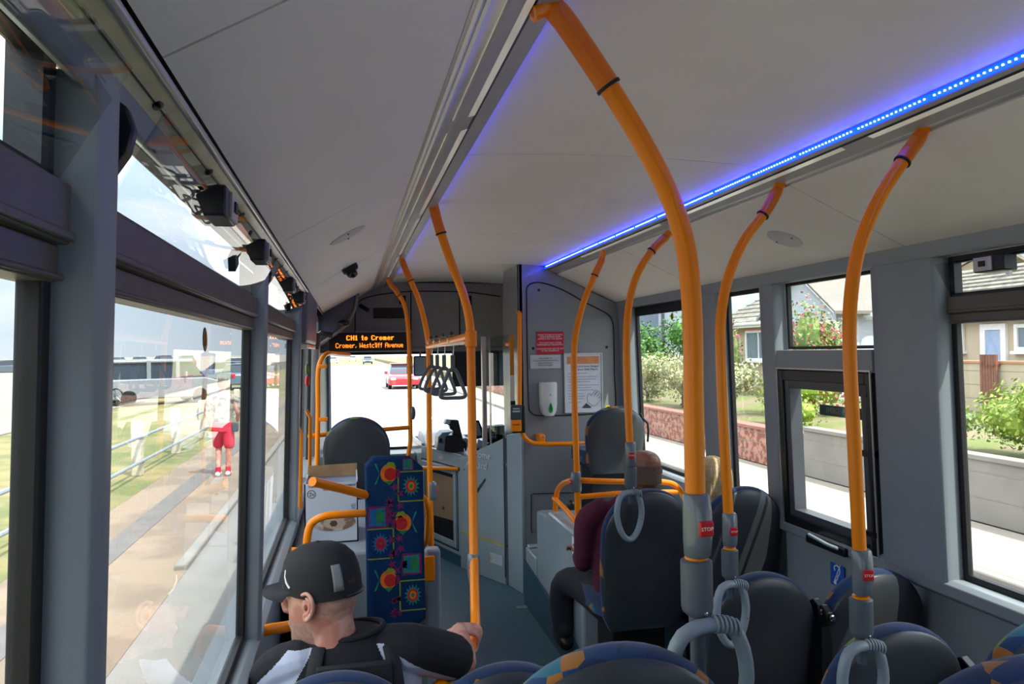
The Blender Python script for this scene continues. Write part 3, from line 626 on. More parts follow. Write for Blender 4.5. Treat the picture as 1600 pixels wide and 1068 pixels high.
for l, t_, b_, r_, M in ((624, 462, 475, 634, BLACK), (727, 462, 476, 737, BLACK)):
    a, b = P(l, t_, Y=6.885), P(r_, b_, Y=6.885); put('vent_slot', MB().box(a.x, b.x, 6.88, 6.9, b.z, a.z), M, q)
a = P(569, 481, Y=6.885)
put('latch', MB().obox((a.x, 6.885, a.z), (.10, .03, .035), Matrix.Rotation(R(32), 3, 'Y')), BLACK, q, bevel=.003)
a, b = P(743, 520, Y=6.885), P(752, 528, Y=6.885)
put('label_card', MB().box(a.x, b.x, 6.888, 6.9, b.z, a.z), mat('label_pale', 'a9a9a4', .5), q)
# dark corner cover above the door and the door gear box
cv = [P(x, y, Y=6.3) for x, y in ((486, 484), (520, 466), (556, 446), (556, 463), (552, 482), (543, 500), (528, 515), (512, 526), (498, 536), (486, 541))]
q = thing('trim_10', (-.2, 6.3, 1.9), kind='structure')
put('corner_cover', MB().prism([(v.x, v.z) for v in cv], 'y', 6.30, 6.86), mat('cover_slate', '4d5160', .4), q, bevel=.01)
put('cover_edge', MB().tube(cr([v+V((.012, -.01, -.01)) for v in cv[2:]], 3), .011, 8), mat('lip_grey2', '7a7c7e', .35), q)
put('camera_pod', MB().sphere(P(537, 505, Y=6.25), (.05, .05, .03), 12, 8), BLACKP, q)
put('hinge_arm', MB().tube([P(490, 530, Y=6.1), P(502, 520, Y=6.1), P(520, 524, Y=6.1)], .022, 8).tube([P(493, 545, Y=6.1), P(497, 520, Y=6.1)], .026, 8), BLACKP, q)
q = thing('trim_11', (-.25, 4.6, 1.85), kind='structure')
put('door_gear_box', MB().prism([(-.36, 1.86), (-.225, 1.835), (-.212, 1.85), (-.20, 2.125), (-.36, 2.13)], 'y', 4.02, 5.15), mat('gear_box_grey', '74727a', .4), q, bevel=.012, seg=3)
put('gear_box_base', MB().box(-.33, -.215, 4.10, 5.12, 1.812, 1.836), SATIN, q, bevel=.004)
put('release_button', MB().sphere((-.214, 4.06, 1.70), (.012, .016, .03), 10, 8), mat('green_button', '5c7a30', .4), q)
put('release_knob', MB().sphere((-.214, 4.06, 1.64), (.012, .016, .03), 10, 8), REDB, q)
# front door leaves
for n_, (ya, yb) in enumerate(((4.12, 5.10), (5.14, 6.18))):
    q = thing('door_%d' % (n_+1), (-.33, (ya+yb)/2, 0), kind='structure')
    put('door_frame', rect_frame(-.345, -.315, ya, yb, .03, 1.99, .055, .08).shear('l'), mat('door_alu', '8f9a9d', .35, .2), q, bevel=.004)
    put('door_seal', rect_frame(-.335, -.312, ya+.05, yb-.05, .10, 1.92, .014).shear('l'), BLACK, q)
    put('pane', MB().box(-.333, -.327, ya+.05, yb-.05, .10, 1.92).shear('l'), SIDEGLASS, q)
    put('door_handle', MB().tube([(-.29, ya+.12, .9), (-.27, ya+.12, .95), (-.26, ya+.12, 1.35), (-.285, ya+.12, 1.40)], .012), ORANGE, q)
# sun blind and mirrors
a, b = P(700, 548, Y=7.42), P(782, 601, Y=7.42)
q = thing('sun_blind', ((a.x+b.x)/2, 7.42, b.z), 'dark roller sun blind lowered over the driver side of the windscreen', 'blind')
put('blind_sheet', MB().box(a.x+.04, 1.93, 7.415, 7.425, b.z, 1.80), mat('blind_cloth', '303338', .7), q)
put('blind_bar', MB().tube([(a.x+.04, 7.42, b.z), (1.93, 7.42, b.z)], .008, 8), BLACKP, q)
put('blind_roller', MB().tube([(a.x+.04, 7.42, 1.80), (1.93, 7.42, 1.80)], .022, 10), GREYD, q)
a, b = P(646, 556, Y=7.25), P(667, 587, Y=7.25)
q = thing('interior_mirror', ((a.x+b.x)/2, 7.25, b.z), 'rounded interior mirror hanging at the top of the windscreen', 'mirror')
put('mirror_case', MB().box(a.x, b.x, 7.24, 7.27, b.z, a.z), BLACKP, q, bevel=.015, seg=3)
put('mirror_glass', MB().box(a.x+.012, b.x-.012, 7.236, 7.241, b.z+.012, a.z-.012), mat('mirror_silver', 'b8c4cc', .03, 1, .01), q)
put('mirror_arm', MB().tube([((a.x+b.x)/2, 7.26, a.z-.02), ((a.x+b.x)/2, 7.2, 1.80)], .008), BLACKP, q)
# destination display
a, b = P(514, 521, Y=6.5), P(643, 546, Y=6.5)
q = thing('destination_display', ((a.x+b.x)/2, 6.5, b.z), 'black next-stop display with orange dot lettering above the windscreen', 'display')
zc_ = (a.z+b.z)/2; bw = MB().box(a.x, b.x, 6.50, 6.56, zc_-.078, zc_+.078)
put('display_case', bw, mat('display_case', '15130f', .3), q, bevel=.006)
for xb_ in (a.x+.1, b.x-.13): put('display_bracket', MB().box(xb_, xb_+.03, 6.54, 6.90, zc_, zc_+.02), BLACKP, q)
FONT = {'C':'01110 10001 10000 10000 10000 10001 01110','H':'10001 10001 10001 11111 10001 10001 10001','1':'010 110 010 010 010 010 111','t':'010 010 111 010 010 010 011','o':'0000 0000 0110 1001 1001 1001 0110','r':'0000 0000 1011 1100 1000 1000 1000','m':'00000 00000 11010 10101 10101 10101 10101','e':'0000 0000 0110 1001 1111 1000 0111',',':'00 00 00 00 00 01 10','W':'10001 10001 10001 10101 10101 11011 10001','s':'0000 0000 0111 1000 0110 0001 1110','c':'0000 0000 0111 1000 1000 1000 0111','l':'11 01 01 01 01 01 01','i':'1 0 1 1 1 1 1','f':'011 010 111 010 010 010 010','A':'01110 10001 10001 11111 10001 10001 10001','v':'0000 0000 1001 1001 1001 1010 0100','n':'0000 0000 1110 1001 1001 1001 1001','u':'0000 0000 1001 1001 1001 1001 0111',' ':'000 000 000 000 000 000 000'}
def dots(s_, z_top, pit, bold, cx2):
    cols = []
    for ch in s_:
        g = FONT[ch].split(); wd = len(g[0])
        for c in range(wd): cols.append([g[r_][c] == '1' for r_ in range(7)])
        cols.append([False]*7)
        if bold: cols.append([False]*7)
    if bold: cols = [[a_ or b_ for a_, b_ in zip(c, ([False]*7 if i == 0 else cols[i-1]))] for i, c in enumerate(cols)]
    mb_ = MB(); x0 = cx2-len(cols)*pit/2
    for i, c in enumerate(cols):
        for j, on in enumerate(c):
            if on: mb_.box(x0+i*pit, x0+i*pit+pit*.82, 6.4965, 6.5, z_top-j*pit*1.15-pit*.9, z_top-j*pit*1.15)
    return mb_
AMB = mat('amber_led', (1.0, .19, .012), .5, 0, .01, emit=1.3)
cxm = (a.x+b.x)/2
put('route_lettering', dots('CH1 to Cromer', zc_+.055, .0052, True, cxm), AMB, q, smooth=0)
put('stop_lettering', dots('Cromer, Westcliff Avenue', zc_-.010, .0051, False, cxm-.006), AMB, q, smooth=0)
# small dome camera, ceiling speakers
q = thing('dome_camera', P(546, 424, Y=4.0), 'small black dome security camera on the left ceiling slope', 'camera')
c = P(546, 421, Y=4.0); rotl = Matrix.Rotation(R(-27), 3, 'Y')
put('camera_base', MB().obox(c+V((0, 0, .012)), (.085, .085, .055), rotl), BLACKP, q, bevel=.015, seg=3)
put('camera_lens', MB().sphere(c+V((.012, -.01, -.02)), (.03, .03, .026), 14, 10), mat('lens_black', '050507', .05), q)
def slope_disc(label, px, py, side):
    d = right*((px-800)/1170)+up*(-(py-534)/1170)+fwd
    if side == 'l': k, x0, z0 = .568, -.200, 2.115
    else: k, x0, z0 = -.451, 1.525, 2.348
    t_ = (z0-CAMH-k*x0)/(d.z-k*d.x); p = V((0, 0, CAMH))+d*t_
    o = thing('ceiling_speaker', p, label, 'speaker')
    me = MB().lathe([(.075, .004), (.075, -.002), (.066, -.005), (.001, -.006)], (0, 0, 0), 28).xf(Matrix.Rotation(math.atan(-k), 4, 'Y'))
    put('speaker_grille', me, mat('speaker_white', 'cac7c6', .6), o, local=True)
    for y_ in (.055, -.055): put('screw', MB().lathe([(.004, 0), (.004, -.008), (.001, -.009)], (0, y_, 0), 8).xf(Matrix.Rotation(math.atan(-k), 4, 'Y')), GREYD, o, local=True)
slope_disc('round white ceiling speaker on the left slope above the display', 543, 367, 'l')
slope_disc('round white ceiling speaker on the right slope beside the orange poles', 1226, 373, 'r')
# ================================================================== HANDRAILS
def stop_unit(parent, p, h=.115, ang=-60, mirror=False, r=.019):
    """grey housing round the pole with a red STOP button turned by ang degrees from +X"""
    q = put('stop_housing', MB().rings([[p+V((cos(a_)*rr+(.0035 if 1 else 0)*cos(R(ang)), sin(a_)*rr+.0035*sin(R(ang)), z)) + V((cos(R(ang)), sin(R(ang)), 0))*bulge*max(0, cos(a_-R(ang))) for a_ in [2*pi*i/24 for i in range(24)]]
        for z, rr, bulge in ((-h, r+.002, 0), (-h+.004, r+.005, .002), (-h*.75, r+.006, .009), (-h*.5, r+.006, .012), (-h*.25, r+.006, .009), (-.004, r+.005, .002), (0, r+.002, 0))]), mat('housing_grey', '6f787e', .22, 0, .03, coat=.3), parent)
    d = V((cos(R(ang)), sin(R(ang)), 0)); c = p+d*(r+.020)+V((0, 0, -h*.5)); rot = Matrix.Rotation(R(ang+90), 3, 'Z')
    b = put('stop_button', MB().obox(c, (.027, .008, .027), rot), REDB, q, bevel=.003, seg=3)
    text('STOP', .0095, c+d*.0042, rot @ FACE_BACK, WHITE, b, sx=1.05, ext=.0004)
    for k_ in (.14, .88): put('screw', MB().sphere(p+d*(r+.010)+V((0, 0, -h*k_)), .0035, 8, 6), BLACK, q)
    return q
def pole(label, pts, r=.0175, stop=None, loop=None, group=None, sleeve=True, ang=-60, name='handrail_pole', ring=.2):
    pth = cr(pts, 7)
    q = thing(name, (pts[0].x, pts[0].y, pts[-1].z), label, 'handrail pole', group)
    put('pole_tube', MB().tube(pth, r, 18), ORANGE, q)
    if sleeve:
        L = .0; i = 0
        while L < ring and i < len(pth)-1: L += (pth[i+1]-pth[i]).length; i += 1
        top = pth[:i+1]; rs = [r*(.55+.62*min(1, j/(len(top)-1)*2.2)) for j in range(len(top))]
        put('pole_sleeve', MB().tube(top, rs, 16, sq=(1, 1)), mat('orange_sleeve', 'ee7a0a', .3, 0, .03), q)
        e_ = top[-1]; dd = (top[-1]-top[-2]).normalized()
        put('rubber_ring', MB().tube([e_-dd*.003, e_+dd*.003], r*1.28, 16), BLACK, q)
    if stop is not None: stop_unit(q, stop, ang=ang)
    if loop is not None:
        p, loff, lw, lh, yaw = loop
        c = put('cuff', MB().lathe([(.024, 0), (.029, -.004), (.029, -.085), (.027, -.094), (.016, -.104), (.014, -.14), (.012, -.6 if lw > .15 else -.17)][::-1], p, 20), CUFF, q)
        put('orange_collar', MB().lathe([(.021, .006), (.021, -.002)][::-1], p, 18), ORANGE, q)
        put('cuff_bolt', MB().sphere(p+V((.004, -.024, -.092)), .005, 8, 6), CHROME, c)
        lp = []
        for i in range(28):
            a_ = 2*pi*i/28
            x = sin(a_)*lw/2*(1-.14*(-cos(a_) if cos(a_) < 0 else 0)); z = cos(a_)*lh/2
            if z > lh*.36: z = lh*.36+(z-lh*.36)*.45
            lp.append(V((x, -.022, z)))
        rt = Matrix.Rotation(R(yaw), 3, 'Z')
        lc = p+V((loff, -.004, -.118-lh*.40)); lp = [lc+rt @ v for v in lp]
        g = put('grab_loop', MB().tube(lp, .0155, 12, True, sq=(1, .85)), GRAB, q)
        mb = MB()
        for i in range(6):
            x = .012+.0085*i; mb.tube([lp[0]+V((x, 0, -.0004*i*i)), lp[0]+V((x+.004, 0, -.0004*i*i))], .0165, 12)
        put('grip_ribs', mb, GRAB, g)
        put('loop_screw', MB().sphere(lp[8]+V((0, -.012, 0)), .004, 8, 6), BLACK, g)
    return q
def pl(l, y): return [P(a, b, Y=y) for a, b in l]
b_ = pl([(838, -6), (862, 12), (905, 66), (985, 190), (1040, 292), (1068, 372), (1079, 450), (1083, 540), (1084, 640), (1088, 872)], 1.27)
b_[0] = V((.322, 1.27, 2.375))
pole('largest orange pole, bending down from the left ceiling trough to the nearest STOP button', b_, .0185, b_[-1]+V((0, 0, .12)), (b_[-1], .004, .165, .25, 8), ang=-88)
b_ = pl([(1447, 195), (1436, 215), (1415, 245), (1372, 312), (1342, 388), (1329, 470), (1328, 560), (1335, 700), (1343, 860)], 1.72)
pole('rightmost orange pole bending from the right ceiling trough in front of the emergency window', b_, .0175, P(1345, 857, Y=1.72), (P(1345, 933, Y=1.72), -.020, .132, .215, 6), ang=-102, ring=.12)
b_ = pl([(1221, 283), (1213, 300), (1196, 330), (1160, 380), (1136, 440), (1126, 500), (1126, 560), (1131, 680), (1138, 800)], 2.39)
pole('orange pole second from the right, ending above the loop handle beside the large pole', b_, .0175, P(1139, 800, Y=2.39), (P(1140, 857, Y=2.39), -.014, .118, .225, 6), ang=-96, ring=.14)
b_ = pl([(1046, 363), (1038, 372), (1018, 392), (995, 430), (983, 475), (979, 530), (980, 600), (984, 690)], 3.3)
pole('orange pole with loop handle directly behind the bald man\'s head', b_, .0175, P(985, 690, Y=3.3), (P(985, 729, Y=3.3), -.022, .130, .235, 8), ang=-105, ring=.12)
b_ = pl([(943, 392), (939, 408), (929, 430), (910, 478), (898, 535), (897, 600), (900, 700), (904, 832)], 4.1)
q = pole('orange pole standing on the grey wheel box by the bulkhead poster', b_, .0175, P(901, 736, Y=4.1), ang=190, ring=.14)
# rails over the wheel box
q = thing('wheel_box_rail', (1.3, 4.3, .78), 'orange looped guard rail on top of the grey wheel box', 'rail')
r1 = [P(868, 802, Y=4.62), P(868, 785, Y=4.6), P(872, 764, Y=4.5), P(884, 753, Y=4.3), P(902, 750, Y=4.14), P(930, 751, Y=4.1), P(975, 752, Y=4.1), P(1030, 752, Y=4.1), P(1058, 760, Y=4.1), P(1075, 790, Y=4.1)]
put('upper_rail', MB().tube(cr(r1, 5), .0165, 12), ORANGE, q)
r2 = [P(866, 778, Y=4.58), P(884, 796, Y=4.35), P(903, 817, Y=4.1), P(925, 824, Y=4.06), P(960, 826, Y=4.06)]
put('side_rail', MB().tube(cr(r2, 5), .016, 12), ORANGE, q)
put('cross_rail', MB().tube([P(903, 776, Y=4.1), P(960, 771, Y=4.1), P(1060, 768, Y=4.1)], .0155, 12), ORANGE, q)
# left side
b_ = pl([(671, 293), (674, 305), (684, 348), (705, 410), (724, 460), (734, 505), (736, 560)], 3.13)+[P(738, 700, Y=3.08), P(740, 850, Y=2.98), P(742, 940, Y=2.84), P(742, 985, Y=2.68), P(730, 1022, Y=2.46), P(692, 1066, Y=2.14), P(660, 1100, Y=2.0)]
q = pole('tall orange pole beside the aisle curving down to the capped man\'s hand', b_, .0185, P(740, 863, Y=2.97), ang=-108, ring=.18)
put('rail_joint', MB().lathe([(.025, -.035), (.025, .035)], P(736, 529, Y=3.13), 16), ORANGE, q, bevel=.004)
put('rail_stub', MB().tube([P(741, 1006, Y=2.6), P(727, 1010, Y=2.52)], .014, 10), ORANGE, q)
b_ = pl([(627, 398), (629, 408), (637, 428), (655, 470), (667, 520), (670, 560), (671, 700), (674, 852)], 4.8)
q = pole('orange pole in the middle, carrying the far end of the strap rail', b_, .0175, P(674, 752, Y=4.8), ang=-10, ring=.17)
a = V((.50, 3.14, 1.845)); b = P(669, 541, Y=4.8)
q = thing('strap_rail', (.5, 4, 1.84), 'orange rail joining two poles with four grey straps hanging from it', 'rail')
put('rail_tube', MB().tube([a, b], .018, 14), ORANGE, q)
put('painted_underside_glint', MB().box(.484, .512, 3.2, 4.72, 1.812, 1.826), mat('painted_sun_white', 'f0efe8', .2), q, bevel=.004)  # sun glint on the rail's underside, painted as a thin white strip
def strap(y, lb, sw):
    q = thing('hanging_strap', (.498, y, 1.56), lb, 'strap', 'grey hand straps on the orange rail')
    c = V((.498, y, 1.842))
    put('wire_hook', MB().tube([c+V((.018*1.15*sin(a_), 0, .018*1.15*cos(a_)+.0)) for a_ in [R(x) for x in range(-150, 151, 20)]]+[c+V((.008, 0, -.05)), c+V((.006, 0, -.085))], .0028, 8), CHROME, q)
    put('strap_knob', MB().sphere(c+V((0, 0, .03)), .009, 8, 6), BLACKP, q)
    put('strap_webbing', MB().box(.49, .512, y-.005, y+.005, 1.68, 1.765), CUFF, q, bevel=.004)
    tri = [(.0, 1.692), (.018, 1.685), (.045+sw, 1.62), (.062+sw, 1.572), (.052+sw, 1.555), (0+sw, 1.553), (-.052+sw, 1.555), (-.062+sw, 1.572), (-.045+sw, 1.62), (-.018, 1.685)]
    put('strap_handle', MB().tube(cr([V((.50+x, y, z)) for x, z in tri], 4, True), .0095, 10, True), mat('strap_grey', '60686e', .4, 0, .04), q)
for y, lb, sw in ((3.68, 'nearest grey triangular strap, hanging closest to the thick pole', .0), (4.02, 'grey triangular strap, second nearest on the rail', -.004), (4.34, 'grey triangular strap, third along the rail towards the windscreen', -.01), (4.64, 'farthest grey triangular strap, by the middle pole', -.012)):
    strap(y, lb, sw)
b_ = pl([(606, 435), (610, 444), (620, 456), (633, 480), (639, 530), (640, 600), (641, 665), (641, 690), (638, 714), (637, 760)], 6.0)
q = pole('farthest orange pole beside the destination display', b_, .0175, ring=.16)
put('rail_clamp', MB().lathe([(.024, -.03), (.024, .03)], P(640, 562, Y=6), 12).lathe([(.024, -.03), (.024, .03)], P(640, 578, Y=6), 12), ORANGE, q)
put('bell_unit', MB().sphere(P(645, 645, Y=5.97), (.022, .03, .055), 10, 8), CUFF, q)
b_ = [P(560, 560, Y=5.9), P(545, 554, Y=6.45), P(528, 553, Y=6.15), P(512, 552, Y=5.8), P(502, 562, Y=5.63), P(497, 584, Y=5.6), P(497, 640, Y=5.6), P(496, 700, Y=5.6), P(495, 770, Y=5.6)]
b_ = b_[1:]
q = thing('door_rail', (-.22, 5.6, .8), 'orange curved pole beside the front door at far left', 'rail')
put('rail_tube', MB().tube(cr(b_, 5), .0175, 14), ORANGE, q)
put('rail_clamp', MB().box(-.215, -.155, 5.58, 5.62, P(497, 572, Y=5.6).z-.014, P(497, 572, Y=5.6).z+.014).box(-.215, -.155, 5.58, 5.62, P(497, 655, Y=5.6).z-.014, P(497, 655, Y=5.6).z+.014), ORANGE, q, bevel=.005)
z = P(620, 670, Y=5.9).z
q = thing('cross_rail', (.1, 5.9, z), 'orange horizontal rail behind the front left seat', 'rail')
put('rail_tube', MB().tube([(-.29, 5.62, z), (-.1, 5.75, z), (.47, 6.0, z)], .0165, 12), ORANGE, q)
# rails in front of the capped man
q = thing('luggage_rail', (-.1, 3.3, .95), 'pair of orange armrest rails in front of the cardboard box', 'rail')
put('folding_arm', MB().tube([P(488, 752, Y=3.05), P(530, 762, Y=3.2), P(572, 773, Y=3.36), P(600, 778, Y=3.42)], .019, 14), ORANGE, q)
put('curved_rail', MB().tube(cr([P(479, 864, Y=3.3), P(480, 840, Y=3.3), P(487, 817, Y=3.3), P(508, 806, Y=3.3), P(540, 803, Y=3.32), P(600, 800, Y=3.42)], 5), .0165, 12), ORANGE, q)
put('wall_fixing', MB().tube([P(479, 862, Y=3.3), P(455, 860, Y=3.3)], .016, 12), ORANGE, q)
q = thing('window_rail', (-.2, 2.5, .86), 'short orange rail by the window in front of the capped man', 'rail')
put('rail_tube', MB().tube(cr([P(402, 990, Y=2.45), P(416, 984, Y=2.45), P(440, 980, Y=2.5), P(470, 978, Y=2.6), P(480, 1010, Y=2.62)], 5), .018, 12), ORANGE, q)
# ================================================================== SEATS
def seat(label, x, yt, zt, zf=0, w=.44, shape=2.0, tilt=9, group=None, bracket=0, cushion=True, rim=1.0):
    zs = zf+.42; L = (zt-zs)/cos(R(tilt)); yb = yt+L*sin(R(tilt))
    q = thing('bus_seat', (x, yb, zf), label, 'seat', group)
    n = 48; out = []
    ht = min(w*.5, L*.5)
    def outline(k):
        pts = []; W = w/2-k; 
        for i in range(25):
            a_ = pi*i/24; cx2 = cos(a_); sz = sin(a_)
            pts.append((W*(abs(cx2)**(2/shape))*(1 if cx2 >= 0 else -1), L-ht+(ht-k)*(sz**(2/shape))))
        lowk = k
        for x_, z_ in ((-W*1.0, L*.30), (-W*.97, L*.10), (-W*.90, -.07+lowk), (-W*.74, -.14+lowk), (W*.74, -.14+lowk), (W*.90, -.07+lowk), (W*.97, L*.10), (W*1.0, L*.30)): pts.append((x_, z_))
        return pts
    rt = Matrix.Rotation(R(tilt), 4, 'X')
    def lay(l):
        return MB().rings([[V((x_, y_, z_)) for x_, z_ in outline(k)] for y_, k in l]).xf(Matrix.Translation((0, 0, zs-zf)) @ rt)
    bk = put('backrest', lay([(.058, .05), (.056, .022), (.044, .006), (.026, 0), (.008, 0), (-.004, .004), (-.008, .010)]), MOQ, q, local=True, smooth=60)
    put('back_shell', lay([(.004, .006), (-.010, .007), (-.016, .012), (-.026, .04), (-.032, .08), (-.035, .13)]), CHAR, q, local=True, smooth=50)
    if cushion:
        mb = MB(); rs = []
        for z_, k in ((-.07, .02), (-.06, .0), (.0, 0), (.022, .006), (.03, .03)):
            rs.append([V((x_*(w/2-k)/.22, y_, z_)) for x_, y_ in ((.20, .02), (.22, .10), (.22, .33), (.18, .40-k), (.1, .42-k), (-.1, .42-k), (-.18, .40-k), (-.22, .33), (-.22, .10), (-.20, .02))])
        mb.rings(rs[::-1] if False else rs); put('seat_cushion', mb.xf(Matrix.Translation((0, 0, zs-zf))), MOQ, q, local=True)
        put('seat_pedestal', MB().box(-.14, .14, .08, .32, 0, zs-zf-.07).box(-.18, .18, .03, .38, zs-zf-.10, zs-zf-.07), BLACKP, q, local=True, bevel=.01)
    if bracket:
        s_ = bracket; zb = (zt-zf)-.14
        yy = (yt-yb)*.8
        mb = MB().prism([(yy-.03, zb-.03), (yy+.02, zb-.055), (yy+.045, zb-.03), (yy+.04, zb+.015), (yy+.01, zb+.03), (yy-.025, zb+.012)], 'x', s_*(w/2-.012), s_*(w/2+.016))
        b2 = put('hinge_bracket', mb, BLACKP, q, local=True, bevel=.004)
        put('bracket_bolt', MB().lathe([(.012, 0), (.012, .004), (.008, .007), (.001, .007)], (0, 0, 0), 12).xf(Matrix.Translation((s_*(w/2+.0), yy-.032, zb-.005)) @ Matrix.Rotation(R(90), 4, 'X')), CHROME, b2, local=True)
        put('side_frame', MB().box(s_*(w/2-.02), s_*(w/2+.02), yy+.0, yy+.06, .2, zb-.02).xf(Matrix.Identity(4)), BLACK, q, local=True)
    return q
seat('tall charcoal-backed seat in front of which the bald man in maroon sits', 1.40, 3.37, 1.105, .12, .46, bracket=0)
seat('charcoal-backed window seat with sun streaks, in front of the blonde passenger', 1.855, 3.28, 1.108, .12, .42)
seat('dark round-backed aisle seat below the loop handle, beside the emergency window', 1.445, 2.44, .965, 0, .44, bracket=1)
seat('grey round-backed seat under the blue hearing sign', 1.885, 2.40, .955, 0, .42, bracket=-1)
seat('dark round-backed aisle seat under the rightmost pole loop', 1.475, 1.79, 1.005, .0, .44, bracket=1)
seat('window seat with orange-flecked blue rim at the right edge', 1.86, 1.66, 1.03, .0, .44, bracket=-1)
seat('nearest blue moquette seat top in the lower right corner', .975, .86, 1.333, .26, .54, 2.8, cushion=True)
seat('large dark seat back in the lower centre with a blue and orange rim', .415, 1.13, 1.300, .26, .45)
seat('dark seat back directly behind the capped man', -.045, 1.90, .985, 0, .45)
seat('empty aisle seat beside the capped man, only its blue rim showing', .395, 1.92, .955, 0, .44)
seat('dark seat at the front left, by the door', .046, 5.2, 1.345, .47, .45)
seat('charcoal-backed seat on the wheel box beside the bulkhead poster', 1.735, 4.72, 1.40, .72-.06, .41, 2.0)
# luggage box / wheelchair screen on the left
q = thing('luggage_pen', (.08, 4.0, 0), 'grey moulded luggage box behind the padded backrest board', 'luggage box')
put('box_body', MB().box(-.28, .37, 3.62, 4.9, 0, .85), GREYP, q, bevel=.02, seg=3)
put('side_screen', MB().box(.34, .415, 3.56, 3.64, 0.0, .845), mat('pale_side_screen', '8b9398', .35), q, bevel=.015, seg=3)
put('orange_plate', MB().box(.335, .385, 3.548, 3.56, .70, .82), ORANGE, q, bevel=.012)
put('hook_rail', MB().tube(cr([P(660, 855, Y=3.56), P(667, 840, Y=3.5), P(669, 800, Y=3.45), P(664, 780, Y=3.45), P(655, 775, Y=3.5)], 4), .014, 10), ORANGE, q)
put('wheel_arch', MB().box(-.28, .37, 4.9, 5.9, 0, .48), GREYP, q, bevel=.03)
# padded board
FB = {k: mat('weave_'+k, c, .9, 0, .12, 60, .2, 500, spec=.15) for k, c in dict(blue='0c2d52', navy='0a2750', orange='c96a22', red='a82828', teal='24706e', lime='76862f', green='2a7340', pink='6c2450', aqua='245a8a').items()}
order = list(FB); BM = [FB[k] for k in order]; BI = {k: i for i, k in enumerate(order)}
q = thing('padded_backrest', (.19, 3.35, .55), 'tall padded backrest board in blue fabric with suns and fish', 'backrest board')
o_ = [(.065, .60), (.085, .565), (.255, .545), (.32, .60), (.318, 1.265), (.262, 1.315), (.10, 1.325), (.062, 1.285)]
cxm_ = sum(p[0] for p in o_)/8; czm = .93
def sc_(k): return [V((cxm_+(x-cxm_)*(1-k/.13), 0, czm+(z-czm)*(1-k/.38))) for x, z in o_]
rs = [[v+V((0, y, 0)) for v in sc_(k)] for y, k in ((3.41, .01), (3.405, 0), (3.36, 0), (3.347, .006), (3.343, .014))]
pad = MB().rings(rs)
YS = 3.343
def art(kind, x, z, s_, flip=1, al=0):
    def pr(pts, c, lift): pad.prism([(x+a_*s_*flip, z+b2*s_) for a_, b2 in pts], 'y', YS-.0006-.0004*lift, YS+.002, BI[c])
    if kind == 'fish':
        pr([(.55*cos(t_)*1.0, .62*sin(t_)) for t_ in [2*pi*i/18 for i in range(18)]], 'orange', 1)
        pr([(.12+.42*cos(t_), -.05+.42*sin(t_)) for t_ in [2*pi*i/14 for i in range(14)]], 'red', 2)
        pr([(-.3, .45), (0, .78), (.35, .72), (.5, .42), (.1, .5)], 'lime', 3)
        pr([(-.3, -.5), (0, -.8), (.2, -.66), (.3, -.5)], 'green', 3)
        pr([(.5, .3), (.72, .2), (.78, 0), (.68, -.3), (.45, -.35)], 'pink', 2)
        pr([(-.62, 0), (-.95, .7), (-.8, .68), (-.66, .3), (-.6, 0), (-.66, -.3), (-.8, -.68), (-.95, -.7), (-.72, -.2)], 'teal', 2)
    if kind == 'sun':
        k = al
        pts = []
        for i in range(28):
            t_ = 2*pi*i/28; r_ = .78 if i % 2 else .5; pts.append((r_*.8*cos(t_), r_*sin(t_)))
        pr(pts, 'teal' if k == 0 else 'aqua', 1)
        pr([(.36*cos(t_), .45*sin(t_)) for t_ in [2*pi*i/18 for i in range(18)]], 'red', 2)
        pr([(.24*cos(t_), .3*sin(t_)) for t_ in [2*pi*i/14 for i in range(14)]], 'orange' if k == 0 else 'pink', 3)
        pr([(.14*cos(t_), .16*sin(t_)) for t_ in [2*pi*i/10 for i in range(10)]], 'green' if k == 0 else 'red', 4)
        for a0, a1, b0, b1 in ((-.95, .9, 1.0, 1.08), (-.95, -.86, -1.1, 1.08), (-.95, .9, -1.1, -1.02)):
            pr([(a0, b0), (a1, b0), (a1, b1), (a0, b1)], 'lime', 1)
    if kind == 'coral':
        random.seed(int(x*999+z*77))
        for i in range(9):
            cx3, cz3 = random.uniform(-.35, .35), random.uniform(-.9, .9); pts = []
            for j in range(10):
                t_ = 2*pi*j/10; r_ = (.26 if j % 2 else .1); pts.append((cx3+r_*cos(t_), cz3+r_*sin(t_)))
            pr(pts, 'pink', 1)
    if kind == 'patch':
        pr([(-.8, -.9), (.8, -.85), (.75, .8), (-.8, .85)], 'pink', 0)
        pr([(-.7, -.7), (.6, -.75), (.55, .7), (-.65, .65)], 'aqua' if al else 'teal', 1)
        pts = []
        for i in range(16):
            t_ = 2*pi*i/16; r_ = .72 if i % 2 else .42; pts.append((.1+r_*.7*cos(t_), r_*sin(t_)))
        pr(pts, 'green', 2)
        pr([(-.35, -.5), (-.15, -.5), (-.1, .5), (-.3, .5)], 'aqua', 3)
art('fish', .165, 1.250, .066); art('sun', .262, 1.190, .062, 1); art('patch', .250, 1.287, .030); art('coral', .195, 1.12, .085)
art('patch', .117, 1.062, .056, 1, 1); art('sun', .126, .945, .062, -1, 1); art('fish', .225, 1.03, .066, -1); art('coral', .200, .90, .085)
art('patch', .262, .848, .055); art('fish', .158, .785, .066); art('sun', .264, .71, .062); art('coral', .185, .65, .06)
pad.mats = None
put('pad', pad, [FB['blue']]+BM[1:], q, bevel=0, smooth=50)
put('pad_back_plate', MB().box(.09, .29, 3.41, 3.43, .6, 1.28), BLACKP, q, bevel=.01)
put('pad_arm', MB().box(.12, .16, 3.43, 3.63, .70, .76).box(.22, .26, 3.43, 3.63, .70, .76), GREYD, q)
